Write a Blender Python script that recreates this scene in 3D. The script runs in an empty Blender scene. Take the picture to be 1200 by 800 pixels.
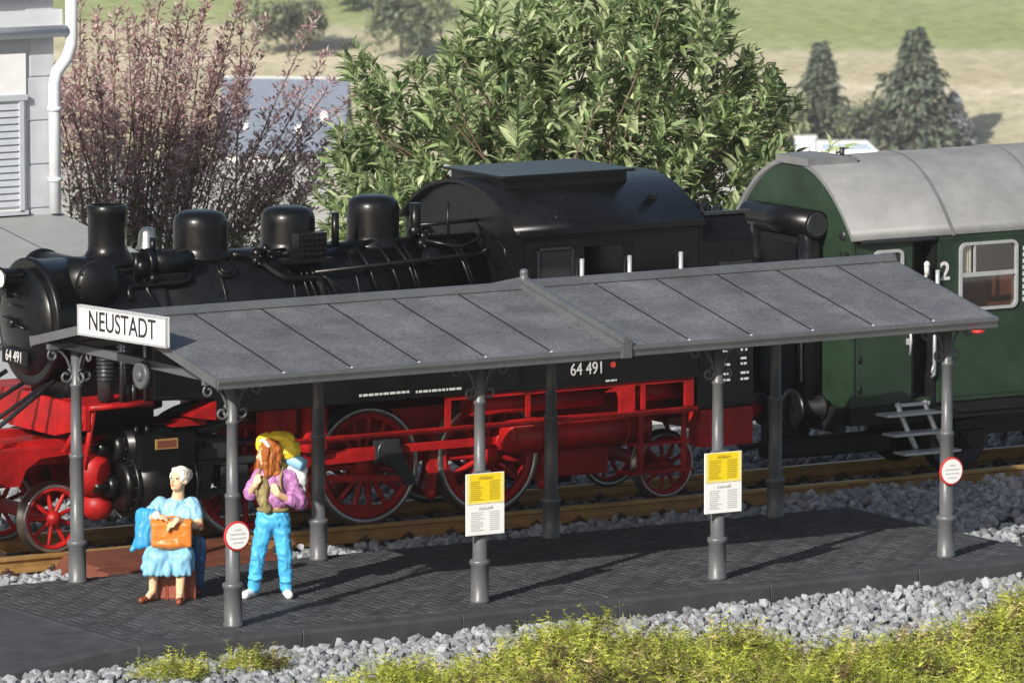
import bpy, bmesh, math, random
import numpy as np
from mathutils import Vector, Matrix, Euler, noise
R = math.radians
random.seed(7)
rng = np.random.default_rng(11)
scene = bpy.context.scene
COL = scene.collection

# ------------------------------------------------------------------ camera
F_PX = 9003.62
YAW, PITCH = R(31.457), R(7.2517)
CAM = Vector((-43.192, -76.806, 14.531))
VF = Vector((math.sin(YAW) * math.cos(PITCH), math.cos(YAW) * math.cos(PITCH), -math.sin(PITCH)))
VR = Vector((math.cos(YAW), -math.sin(YAW), 0))
VU = VR.cross(VF)
VH = Vector((math.sin(YAW), math.cos(YAW), 0))


def at(px, py, depth):
    """point of the place seen in that direction, at that distance from the viewer"""
    d = VF + VR * ((px - 600) / F_PX) - VU * ((py - 400) / F_PX)
    return CAM + d * depth


cam_data = bpy.data.cameras.new('camera')
cam_data.sensor_width = 36
cam_data.lens = F_PX * 36 / 1200
cam_data.clip_start = 1
cam_data.clip_end = 6000
cam = bpy.data.objects.new('camera', cam_data)
COL.objects.link(cam)
cam.matrix_world = Matrix(((VR.x, VU.x, -VF.x, CAM.x), (VR.y, VU.y, -VF.y, CAM.y), (VR.z, VU.z, -VF.z, CAM.z), (0, 0, 0, 1)))
cam_data.dof.use_dof = True
cam_data.dof.focus_distance = 93
cam_data.dof.aperture_fstop = 5.6
scene.camera = cam

# ------------------------------------------------------------------ light
EL = R(28.5)
SUN = Vector((-0.866 * math.cos(EL), -0.50 * math.cos(EL), math.sin(EL)))
world = bpy.data.worlds.new('World')
scene.world = world
world.use_nodes = True
wn = world.node_tree.nodes
sky = wn.new('ShaderNodeTexSky')
sky.sky_type = 'NISHITA'
sky.sun_disc = False
sky.sun_elevation = EL
sky.sun_rotation = math.atan2(SUN.x, SUN.y)
sky.air_density = 1.0
sky.dust_density = 2.0
world.node_tree.links.new(sky.outputs[0], wn['Background'].inputs[0])
wn['Background'].inputs[1].default_value = 0.085
sl = bpy.data.lights.new('sun', 'SUN')
sl.energy = 5.0
sl.angle = R(0.6)
sl.color = (1.0, 0.955, 0.88)
sun = bpy.data.objects.new('sun', sl)
COL.objects.link(sun)
sun.rotation_euler = SUN.to_track_quat('Z', 'Y').to_euler()
scene.view_settings.view_transform = 'Standard'
scene.view_settings.look = 'None'
scene.view_settings.exposure = 0.32
scene.view_settings.gamma = 1.0


# ------------------------------------------------------------------ materials
def mat(name, col, rough=0.5, metal=0.0, var=0.15, vs=6.0, bump=0.0, bs=60.0, spec=0.5, col2=None, fine=0.0, trans=0.0, island=0.0, grime=0.0):
    m = bpy.data.materials.new(name)
    m.use_nodes = True
    nt = m.node_tree
    n, l = nt.nodes, nt.links
    b = n['Principled BSDF']
    b.inputs['Roughness'].default_value = rough
    b.inputs['Metallic'].default_value = metal
    b.inputs['Specular IOR Level'].default_value = spec
    tc = n.new('ShaderNodeTexCoord')
    nz = n.new('ShaderNodeTexNoise')
    nz.inputs['Scale'].default_value = vs
    nz.inputs['Detail'].default_value = 5
    nz.inputs['Roughness'].default_value = 0.65
    l.new(tc.outputs['Object'], nz.inputs['Vector'])
    cr = n.new('ShaderNodeValToRGB')
    c = Vector(col)
    if col2 is None:
        lo, hi = c * (1 - var), c * (1 + var)
    else:
        lo, hi = c, Vector(col2)
    cr.color_ramp.elements[0].position = 0.32
    cr.color_ramp.elements[1].position = 0.68
    cr.color_ramp.elements[0].color = (*lo, 1)
    cr.color_ramp.elements[1].color = (*hi, 1)
    l.new(nz.outputs['Fac'], cr.inputs[0])
    out = cr.outputs[0]
    if fine > 0 or island > 0 or grime > 0:
        def mult(src, lo_, hi_, out):
            mr = n.new('ShaderNodeMapRange')
            mr.inputs['To Min'].default_value = lo_
            mr.inputs['To Max'].default_value = hi_
            l.new(src, mr.inputs['Value'])
            mx = n.new('ShaderNodeVectorMath')
            mx.operation = 'SCALE'
            l.new(out, mx.inputs[0])
            l.new(mr.outputs[0], mx.inputs['Scale'])
            return mx.outputs[0], mr
        if fine > 0:
            wnz = n.new('ShaderNodeTexNoise')
            wnz.inputs['Scale'].default_value = bs
            wnz.inputs['Detail'].default_value = 2
            l.new(tc.outputs['Object'], wnz.inputs['Vector'])
            out, mr = mult(wnz.outputs['Fac'], 1 - fine, 1 + fine, out)
            mr.inputs['From Min'].default_value = 0.3
            mr.inputs['From Max'].default_value = 0.7
        if island > 0:
            g = n.new('ShaderNodeNewGeometry')
            out, mr = mult(g.outputs['Random Per Island'], 1 - island, 1 + island, out)
        if grime > 0:
            gz = n.new('ShaderNodeTexNoise')
            gz.inputs['Scale'].default_value = 1.3
            gz.inputs['Detail'].default_value = 8
            gz.inputs['Roughness'].default_value = 0.7
            l.new(tc.outputs['Object'], gz.inputs['Vector'])
            out, mr = mult(gz.outputs['Fac'], 1 - grime, 1 + grime, out)
            mr.inputs['From Min'].default_value = 0.35
            mr.inputs['From Max'].default_value = 0.65
    l.new(out, b.inputs['Base Color'])
    if bump > 0:
        bz = n.new('ShaderNodeTexNoise')
        bz.inputs['Scale'].default_value = bs
        bz.inputs['Detail'].default_value = 3
        l.new(tc.outputs['Object'], bz.inputs['Vector'])
        bp = n.new('ShaderNodeBump')
        bp.inputs['Strength'].default_value = bump
        bp.inputs['Distance'].default_value = 0.02
        l.new(bz.outputs['Fac'], bp.inputs['Height'])
        l.new(bp.outputs[0], b.inputs['Normal'])
    # a little gloss variation
    rr = n.new('ShaderNodeMapRange')
    rr.inputs['To Min'].default_value = max(0.03, rough - 0.08)
    rr.inputs['To Max'].default_value = min(1, rough + 0.1)
    l.new(nz.outputs['Fac'], rr.inputs['Value'])
    l.new(rr.outputs[0], b.inputs['Roughness'])
    if trans > 0:
        t = n.new('ShaderNodeBsdfTranslucent')
        l.new(out, t.inputs['Color'])
        mix = n.new('ShaderNodeMixShader')
        mix.inputs[0].default_value = trans
        l.new(b.outputs[0], mix.inputs[1])
        l.new(t.outputs[0], mix.inputs[2])
        l.new(mix.outputs[0], n['Material Output'].inputs['Surface'])
    return m


M = dict(
    black=mat('black_paint', (0.0045, 0.0045, 0.005), 0.29, var=0.4, vs=9, bump=0.05, bs=90, grime=0.5, spec=0.30),
    blackm=mat('matt_black', (0.006, 0.006, 0.0065), 0.6, var=0.3, bump=0.1, bs=70, spec=0.3),
    darkmetal=mat('dark_metal', (0.035, 0.037, 0.042), 0.38, metal=0.4, var=0.3, vs=12, bump=0.1),
    red=mat('red_paint', (0.31, 0.007, 0.007), 0.45, var=0.22, vs=7, bump=0.06, bs=80, grime=0.42, spec=0.32),
    steel=mat('bare_steel', (0.42, 0.41, 0.40), 0.3, metal=0.9, var=0.2, vs=10),
    brass=mat('weathered_brass_rail', (0.36, 0.20, 0.065), 0.42, metal=0.4, col2=(0.50, 0.30, 0.11), vs=5, bump=0.1, bs=30),
    railtop=mat('rail_head', (0.16, 0.09, 0.04), 0.4, metal=0.5, var=0.3, vs=5),
    wood=mat('brown_sleeper', (0.035, 0.018, 0.011), 0.75, col2=(0.07, 0.035, 0.022), vs=8, bump=0.3, bs=25),
    plank=mat('red_brown_plank', (0.11, 0.032, 0.018), 0.55, col2=(0.17, 0.055, 0.03), vs=3, bump=0.15, bs=25, fine=0.12),
    roof=mat('grey_roofing_felt', (0.118, 0.12, 0.126), 0.5, var=0.16, vs=1.6, bump=0.55, bs=34, fine=0.34, grime=0.28),
    post=mat('grey_cast_iron', (0.09, 0.093, 0.10), 0.38, var=0.10, vs=8, bump=0.10, bs=60, fine=0.06, grime=0.12),
    pave=mat('dark_paver', (0.040, 0.041, 0.045), 0.62, var=0.3, vs=5, bump=0.2, bs=80, island=0.3, grime=0.2),
    pavebase=mat('dark_platform_body', (0.042, 0.043, 0.047), 0.65, var=0.2, vs=5, bump=0.2, bs=50, grime=0.2),
    white=mat('white_paint', (0.80, 0.80, 0.79), 0.4, var=0.03, vs=4),
    cream=mat('cream_fabric', (0.62, 0.56, 0.45), 0.8, var=0.08, vs=9),
    yellow=mat('yellow_paper', (0.80, 0.60, 0.01), 0.5, var=0.03),
    paleyellow=mat('pale_yellow_print', (0.78, 0.66, 0.25), 0.5, var=0.03),
    ink=mat('black_ink', (0.018, 0.018, 0.02), 0.6, var=0.1),
    greyink=mat('grey_ink', (0.55, 0.55, 0.56), 0.6, var=0.1),
    ochreink=mat('ochre_ink', (0.50, 0.37, 0.015), 0.6, var=0.1),
    whiteink=mat('white_lettering', (0.55, 0.55, 0.54), 0.5, var=0.05),
    signred=mat('sign_red', (0.48, 0.035, 0.03), 0.45, var=0.05),
    green=mat('coach_green', (0.0135, 0.031, 0.0155), 0.45, var=0.14, vs=4, bump=0.05, bs=80, grime=0.28),
    alu=mat('aluminium', (0.52, 0.53, 0.54), 0.38, metal=0.5, var=0.08),
    coachroof=mat('coach_roof_grey', (0.155, 0.158, 0.16), 0.5, var=0.10, vs=3, bump=0.05, bs=60, grime=0.16),
    intwood=mat('brown_interior', (0.20, 0.062, 0.028), 0.5, var=0.3, vs=3),
    skin=mat('painted_skin', (0.74, 0.46, 0.28), 0.45, var=0.06, vs=14),
    ltblue=mat('pale_blue_cloth', (0.25, 0.49, 0.69), 0.5, var=0.10, vs=9, bump=0.15, bs=12),
    midblue=mat('soft_blue_skirt', (0.19, 0.42, 0.60), 0.5, var=0.14, vs=9, bump=0.15, bs=12),
    blue=mat('bright_blue_cloth', (0.03, 0.27, 0.55), 0.45, var=0.12, vs=9, bump=0.15, bs=12),
    jeans=mat('blue_jeans', (0.06, 0.37, 0.66), 0.5, var=0.14, vs=9, bump=0.2, bs=14, fine=0.08),
    navy=mat('navy_cloth', (0.018, 0.07, 0.19), 0.5, var=0.2),
    orange=mat('orange_leather', (0.55, 0.165, 0.02), 0.42, var=0.15, vs=12, bump=0.2, bs=15),
    brownred=mat('red_brown_wicker', (0.26, 0.065, 0.035), 0.5, var=0.2, vs=18, bump=0.4, bs=40),
    shoe=mat('brown_shoe', (0.20, 0.045, 0.02), 0.35, var=0.15),
    hairred=mat('ginger_hair', (0.36, 0.105, 0.02), 0.42, var=0.4, vs=18, bump=0.5, bs=25),
    hairwhite=mat('white_hair', (0.78, 0.74, 0.66), 0.5, var=0.12, vs=20, bump=0.4, bs=25),
    purple=mat('mauve_shirt', (0.40, 0.17, 0.38), 0.5, var=0.18, vs=12, bump=0.3, bs=14),
    khaki=mat('khaki_top', (0.24, 0.19, 0.075), 0.55, var=0.25, vs=14),
    bagyellow=mat('yellow_bedroll', (0.86, 0.62, 0.03), 0.45, var=0.08, bump=0.2, bs=12),
    bagred=mat('red_rucksack', (0.58, 0.03, 0.015), 0.45, var=0.12, bump=0.2, bs=12),
    eye=mat('dark_eye', (0.03, 0.02, 0.02), 0.3),
    lip=mat('lips', (0.5, 0.10, 0.07), 0.4),
    heather=mat('mauve_leaf', (0.30, 0.155, 0.175), 0.6, col2=(0.42, 0.25, 0.25), vs=2, island=0.45, trans=0.42),
    heatherp=mat('pale_pink_leaf', (0.60, 0.47, 0.43), 0.6, var=0.2, island=0.3, trans=0.4),
    leafdk=mat('deep_green_leaf', (0.095, 0.15, 0.06), 0.5, var=0.25, vs=2, island=0.5, trans=0.4),
    leaf=mat('fresh_green_leaf', (0.22, 0.30, 0.12), 0.55, var=0.25, vs=2, island=0.45, trans=0.4),
    leaflt=mat('pale_green_leaf', (0.42, 0.48, 0.26), 0.55, var=0.2, vs=2, island=0.35, trans=0.4),
    stem=mat('brown_stem', (0.12, 0.075, 0.05), 0.7, var=0.2),
    conifer=mat('conifer_needles', (0.10, 0.125, 0.085), 0.7, var=0.3, vs=0.6, island=0.45, trans=0.1),  # needles paled: part of the distance haze is put into the colour
    conifersilver=mat('silver_needles', (0.24, 0.27, 0.28), 0.7, var=0.2, vs=0.6, island=0.4, trans=0.1),
    farleaf=mat('grey_green_leaf', (0.16, 0.185, 0.10), 0.7, var=0.3, vs=0.6, island=0.45, trans=0.15),
    autumn=mat('autumn_leaf', (0.32, 0.20, 0.06), 0.7, var=0.3, vs=0.6, island=0.4, trans=0.15),
    moss1=mat('moss_green', (0.23, 0.285, 0.03), 0.65, var=0.3, vs=1.2, island=0.35, trans=0.3),
    moss2=mat('moss_yellow', (0.45, 0.48, 0.065), 0.65, var=0.25, vs=1.2, island=0.35, trans=0.3),
    moss3=mat('moss_straw', (0.55, 0.47, 0.20), 0.65, var=0.25, vs=1.2, island=0.35, trans=0.25),
    moss4=mat('moss_brown', (0.095, 0.06, 0.02), 0.75, var=0.3, vs=1.2, island=0.4, trans=0.1),
    soil=mat('mossy_soil', (0.055, 0.055, 0.014), 0.9, var=0.4, vs=6, bump=0.5, bs=20),
    stone=mat('grey_ballast', (0.24, 0.248, 0.262), 0.8, var=0.15, vs=1.5, bump=0.25, bs=35, island=0.4, fine=0.15, spec=0.3),
    grit=mat('grey_grit', (0.10, 0.10, 0.104), 0.9, var=0.4, vs=14, bump=0.8, bs=30),
    wallgrey=mat('pale_grey_wall', (0.44, 0.46, 0.49), 0.7, var=0.08, vs=3, bump=0.15, bs=30),
    wallwhite=mat('white_render', (0.72, 0.72, 0.71), 0.7, var=0.05, vs=3),
    shutter=mat('grey_louvre', (0.42, 0.45, 0.49), 0.6, var=0.06),
    pipegrey=mat('pale_zinc', (0.58, 0.60, 0.63), 0.45, var=0.06),
    leanto=mat('grey_leanto_roof', (0.27, 0.275, 0.27), 0.75, var=0.06, vs=3, fine=0.12, bs=40, bump=0.15),
    slate=mat('slate_blue_roof', (0.11, 0.135, 0.19), 0.5, var=0.12, vs=0.4),
    glassy=mat('bluish_glass', (0.32, 0.40, 0.50), 0.12, var=0.1),
    darkglass=mat('dark_glass', (0.015, 0.016, 0.018), 0.1, var=0.1),
    lampglass=mat('lamp_lens', (0.75, 0.75, 0.72), 0.15, var=0.05),
    trunk=mat('bark', (0.09, 0.07, 0.055), 0.85, var=0.3),
    lightblue=mat('pale_blue_boards', (0.50, 0.60, 0.70), 0.6, var=0.06),
)


# ------------------------------------------------------------------ mesh helpers
class MB:
    """collects shapes that become ONE mesh object"""

    def __init__(s):
        s.bm = bmesh.new()

    def _new(s, verts, faces, M4=None, smooth=False):
        vs = [s.bm.verts.new(M4 @ Vector(v) if M4 else Vector(v)) for v in verts]
        for f in faces:
            try:
                fc = s.bm.faces.new([vs[i] for i in f])
                fc.smooth = smooth
            except ValueError:
                pass
        return s

    def box(s, x0, x1, y0, y1, z0, z1, bev=0.0, M4=None):
        if bev <= 0:
            v = [(x0, y0, z0), (x1, y0, z0), (x1, y1, z0), (x0, y1, z0), (x0, y0, z1), (x1, y0, z1), (x1, y1, z1), (x0, y1, z1)]
            f = [(0, 3, 2, 1), (4, 5, 6, 7), (0, 1, 5, 4), (1, 2, 6, 5), (2, 3, 7, 6), (3, 0, 4, 7)]
            return s._new(v, f, M4)
        t = bmesh.new()
        bmesh.ops.create_cube(t, size=1)
        for v in t.verts:
            v.co = Vector(((x0 + x1) / 2 + v.co.x * (x1 - x0), (y0 + y1) / 2 + v.co.y * (y1 - y0), (z0 + z1) / 2 + v.co.z * (z1 - z0)))
        bmesh.ops.bevel(t, geom=t.edges[:], offset=bev, segments=2, affect='EDGES', profile=0.6)
        return s.add(t, M4)

    def add(s, t, M4=None, smooth=False):
        t.verts.ensure_lookup_table()
        t.verts.index_update()
        v = [x.co.copy() for x in t.verts]
        f = [[q.index for q in x.verts] for x in t.faces]
        t.free()
        return s._new(v, f, M4, smooth)

    def cyl(s, p0, p1, r0, r1=None, n=16, caps=True, smooth=True):
        r1 = r0 if r1 is None else r1
        p0, p1 = Vector(p0), Vector(p1)
        d = (p1 - p0).normalized()
        a = d.orthogonal().normalized()
        b = d.cross(a)
        vs = []
        for p, r in ((p0, r0), (p1, r1)):
            for k in range(n):
                t = 2 * math.pi * k / n
                vs.append(s.bm.verts.new(p + (a * math.cos(t) + b * math.sin(t)) * r))
        for k in range(n):
            f = s.bm.faces.new((vs[k], vs[(k + 1) % n], vs[n + (k + 1) % n], vs[n + k]))
            f.smooth = smooth
        if caps:
            s.bm.faces.new(vs[:n][::-1])
            s.bm.faces.new(vs[n:])
        return s

    def tube(s, pts, r, n=8, r_end=None, closed=False):
        pts = [Vector(p) for p in pts]
        m = len(pts)
        rings = []
        ref = None
        for i, p in enumerate(pts):
            if closed:
                d = (pts[(i + 1) % m] - pts[i - 1]).normalized()
            else:
                d = (pts[min(i + 1, m - 1)] - pts[max(i - 1, 0)]).normalized()
            if ref is None:
                ref = d.orthogonal().normalized()
            a = (ref - d * ref.dot(d))
            a = a.normalized() if a.length > 1e-5 else d.orthogonal().normalized()
            ref = a
            b = d.cross(a)
            rr = r if r_end is None else r + (r_end - r) * i / (m - 1)
            rings.append([s.bm.verts.new(p + (a * math.cos(2 * math.pi * k / n) + b * math.sin(2 * math.pi * k / n)) * rr) for k in range(n)])
        for i in range(m if closed else m - 1):
            A, B = rings[i], rings[(i + 1) % m]
            for k in range(n):
                f = s.bm.faces.new((A[k], A[(k + 1) % n], B[(k + 1) % n], B[k]))
                f.smooth = True
        if not closed:
            s.bm.faces.new(rings[0][::-1])
            s.bm.faces.new(rings[-1])
        return s

    def lathe(s, prof, o=(0, 0, 0), axis='z', n=32, smooth=True):
        """prof: (radius, height) pairs from start to end; closed with caps when radius > 0"""
        o = Vector(o)
        ax = {'z': (Vector((1, 0, 0)), Vector((0, 1, 0)), Vector((0, 0, 1))), 'y': (Vector((1, 0, 0)), Vector((0, 0, 1)), Vector((0, 1, 0))), 'x': (Vector((0, 1, 0)), Vector((0, 0, 1)), Vector((1, 0, 0)))}[axis]
        rings = []
        closed = len(prof) > 2 and abs(prof[0][0] - prof[-1][0]) < 1e-9 and abs(prof[0][1] - prof[-1][1]) < 1e-9 and prof[0][0] > 0
        for r, h in (prof[:-1] if closed else prof):
            if r < 1e-6:
                rings.append([s.bm.verts.new(o + ax[2] * h)])
            else:
                rings.append([s.bm.verts.new(o + ax[2] * h + (ax[0] * math.cos(2 * math.pi * k / n) + ax[1] * math.sin(2 * math.pi * k / n)) * r) for k in range(n)])
        for A, B in zip(rings, rings[1:] + rings[:1] if closed else rings[1:]):
            for k in range(n):
                q = [A[k % len(A)], A[(k + 1) % n % len(A)], B[(k + 1) % n % len(B)], B[k % len(B)]]
                q = list(dict.fromkeys(q))
                if len(q) > 2:
                    f = s.bm.faces.new(q)
                    f.smooth = smooth
        if len(rings[0]) > 1 and not closed:
            s.bm.faces.new(rings[0][::-1])
        if len(rings[-1]) > 1 and not closed:
            s.bm.faces.new(rings[-1])
        return s

    def prism(s, poly, h0, h1, axis='y', M4=None):
        """polygon in the plane across AXIS, pushed from h0 to h1"""
        def P(a, b, h):
            return {'y': (a, h, b), 'x': (h, a, b), 'z': (a, b, h)}[axis]
        n = len(poly)
        v = [P(a, b, h0) for a, b in poly] + [P(a, b, h1) for a, b in poly]
        f = [tuple(range(n))[::-1], tuple(range(n, 2 * n))] + [(i, (i + 1) % n, n + (i + 1) % n, n + i) for i in range(n)]
        return s._new(v, f, M4)

    def ell(s, c, r, rot=None, seg=16):
        t = bmesh.new()
        bmesh.ops.create_uvsphere(t, u_segments=seg, v_segments=max(6, seg * 2 // 3), radius=1)
        m = Matrix.Translation(Vector(c)) @ (Euler(rot).to_matrix().to_4x4() if rot else Matrix()) @ Matrix.Diagonal((*r, 1))
        return s.add(t, m, True)

    def cap(s, p0, p1, r0, r1=None, n=12):
        r1 = r0 if r1 is None else r1
        s.cyl(p0, p1, r0, r1, n)
        s.ell(p0, (r0,) * 3, seg=n)
        s.ell(p1, (r1,) * 3, seg=n)
        return s

    def build(s, name, m, parent=None, normals=True):
        if normals:
            bmesh.ops.recalc_face_normals(s.bm, faces=s.bm.faces[:])
        me = bpy.data.meshes.new(name)
        s.bm.to_mesh(me)
        s.bm.free()
        return link(name, me, m, parent)


def link(name, me, m, parent=None):
    o = bpy.data.objects.new(name, me)
    COL.objects.link(o)
    if m is not None:
        for x in (m if isinstance(m, (list, tuple)) else [m]):
            me.materials.append(x)
    if parent is not None:
        o.parent = parent
        o.matrix_parent_inverse = WORLD[parent.name].inverted()
    WORLD[o.name] = Matrix()
    return o


WORLD = {}   # world matrix each object was authored in


def tag(o, label=None, cat=None, group=None, kind=None):
    if label:
        o['label'] = label
    if cat:
        o['category'] = cat
    if group:
        o['group'] = group
    if kind:
        o['kind'] = kind
    return o


def empty(name, loc, rz=0.0, label=None, cat=None, group=None, local=False):
    """an Empty at the thing's base; parts authored in world space unless local"""
    o = bpy.data.objects.new(name, None)
    COL.objects.link(o)
    o.empty_display_size = 0.2
    o.location = loc
    o.rotation_euler = (0, 0, rz)
    WORLD[o.name] = Matrix() if local else Matrix.Translation(Vector(loc)) @ Matrix.Rotation(rz, 4, 'Z')
    return tag(o, label, cat, group)


def copy_tree(o, parent=None):
    c = o.copy()
    COL.objects.link(c)
    if parent is not None:
        c.parent = parent
    for ch in list(o.children):
        copy_tree(ch, c)
    return c


def add_bevel(o, w=0.01, seg=2, ang=40):
    b = o.modifiers.new('bevel', 'BEVEL')
    b.width = w
    b.segments = seg
    b.limit_method = 'ANGLE'
    b.angle_limit = R(ang)
    return o


def blob(mb, name, m, parent=None, voxel=0.02, smooth=2, fold=0.0, fs=(11, 11, 4.5), seed=0):
    """union of overlapping shapes as one continuous surface"""
    me = bpy.data.meshes.new(name)
    mb.bm.to_mesh(me)
    mb.bm.free()
    t = bpy.data.objects.new('tmp', me)
    COL.objects.link(t)
    r = t.modifiers.new('r', 'REMESH')
    r.mode = 'VOXEL'
    r.voxel_size = voxel
    r.use_smooth_shade = True
    if smooth:
        sm = t.modifiers.new('s', 'SMOOTH')
        sm.iterations = smooth
        sm.factor = 0.5
    dg = bpy.context.evaluated_depsgraph_get()
    dg.update()
    me2 = bpy.data.meshes.new_from_object(t.evaluated_get(dg))
    me2.name = name
    bpy.data.objects.remove(t)
    bpy.data.meshes.remove(me)
    if fold:
        # creases of cloth or locks of hair, worked into the surface
        off = Vector((seed * 7.3, seed * 3.1, seed * 5.7))
        for v in me2.vertices:
            q = Vector((v.co.x * fs[0], v.co.y * fs[1], v.co.z * fs[2])) + off
            q += Vector((noise.noise(v.co * 5 + off), noise.noise(v.co * 5 - off), 0)) * .9
            h = 1 - 2.2 * abs(noise.noise(q)) + .35 * noise.noise(q * 2.3)
            v.co += v.normal * (h - .45) * fold
        me2.update()
    for p in me2.polygons:
        p.use_smooth = True
    me2.materials.clear()
    return link(name, me2, m, parent)


def text_mesh(s, size, depth=0.004, sx=1.0, align='CENTER', bold=0.0):
    cu = bpy.data.curves.new('t', 'FONT')
    cu.body = s
    cu.size = size
    cu.align_x = align
    cu.align_y = 'CENTER'
    cu.extrude = depth / 2
    cu.offset = bold
    cu.resolution_u = 6
    o = bpy.data.objects.new('t', cu)
    COL.objects.link(o)
    dg = bpy.context.evaluated_depsgraph_get()
    dg.update()
    me = bpy.data.meshes.new_from_object(o.evaluated_get(dg))
    bpy.data.objects.remove(o)
    bpy.data.curves.remove(cu)
    me.transform(Matrix.Diagonal((sx, 1, 1, 1)))
    return me


FACE_FRONT = Matrix.Rotation(math.pi / 2, 4, 'X')        # writing that faces -Y
FACE_LEFT = Matrix.Rotation(-math.pi / 2, 4, 'Z') @ FACE_FRONT   # writing that faces -X


def text(name, s, size, pos, m, parent, orient=FACE_FRONT, sx=1.0, depth=0.006, align='CENTER', bold=0.0):
    me = text_mesh(s, size, depth, sx, align, bold)
    me.transform(Matrix.Translation(Vector(pos)) @ orient)
    me.name = name
    return link(name, me, m, parent)


def dashes(mb, x0, x1, y, z, h, rnd, d=0.004, gap=0.35):
    """a line of print too small to read, facing -Y"""
    x = x0
    while x < x1:
        w = rnd.uniform(h * 0.8, h * 3.0)
        mb.box(x, min(x + w, x1), y - d, y, z - h / 2, z + h / 2)
        x += w + h * gap


def smoothstep(t):
    t = np.clip(t, 0, 1)
    return t * t * (3 - 2 * t)


def raw_mesh(name, V, Fs, m, parent=None, midx=None, smooth=False):
    """fast mesh from arrays: V (n,3), Fs (m,k) all faces with k corners"""
    me = bpy.data.meshes.new(name)
    k = Fs.shape[1]
    me.vertices.add(len(V))
    me.vertices.foreach_set('co', np.asarray(V, np.float32).ravel())
    me.loops.add(Fs.size)
    me.loops.foreach_set('vertex_index', np.asarray(Fs, np.int32).ravel())
    me.polygons.add(len(Fs))
    me.polygons.foreach_set('loop_start', np.arange(0, Fs.size, k, dtype=np.int32))
    o = link(name, me, m, parent)
    if midx is not None:
        me.polygons.foreach_set('material_index', np.asarray(midx, np.int32))
    me.polygons.foreach_set('use_smooth', np.full(len(Fs), smooth))
    me.update(calc_edges=True)
    return o


# ------------------------------------------------------------------ terrain
def vnoise(x, y, s, seed=0):
    """cheap smooth value noise"""
    r = np.random.default_rng(seed)
    T = r.random((64, 64))
    X, Y = np.asarray(x) / s + 1000, np.asarray(y) / s + 1000
    i, j = np.floor(X).astype(int), np.floor(Y).astype(int)
    u, v = X - i, Y - j
    u, v = u * u * (3 - 2 * u), v * v * (3 - 2 * v)
    g = lambda a, b: T[a % 64, b % 64]
    return (g(i, j) * (1 - u) + g(i + 1, j) * u) * (1 - v) + (g(i, j + 1) * (1 - u) + g(i + 1, j + 1) * u) * v


def terrain_z(d, s):
    """height of the land d metres down the viewing direction, s metres to its right"""
    d, s = np.asarray(d, float), np.asarray(s, float)
    z = np.full(np.broadcast(d, s).shape, -0.42)
    z = z - 71.0 * smoothstep((d - 142) / 150)
    hill = np.clip(d - 740, 0, None) * 0.085
    z = z + hill + (vnoise(d, s, 60, 3) - 0.5) * 4 * smoothstep((d - 500) / 200)
    z = z + (vnoise(d, s, 400, 5) - 0.5) * 40 * smoothstep((d - 1000) / 600)
    return z


def land(d, s):
    p = Vector((CAM.x, CAM.y, 0)) + VH * d + Vector((VR.x, VR.y, 0)) * s
    p.z = float(terrain_z(d, s))
    return p


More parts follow.
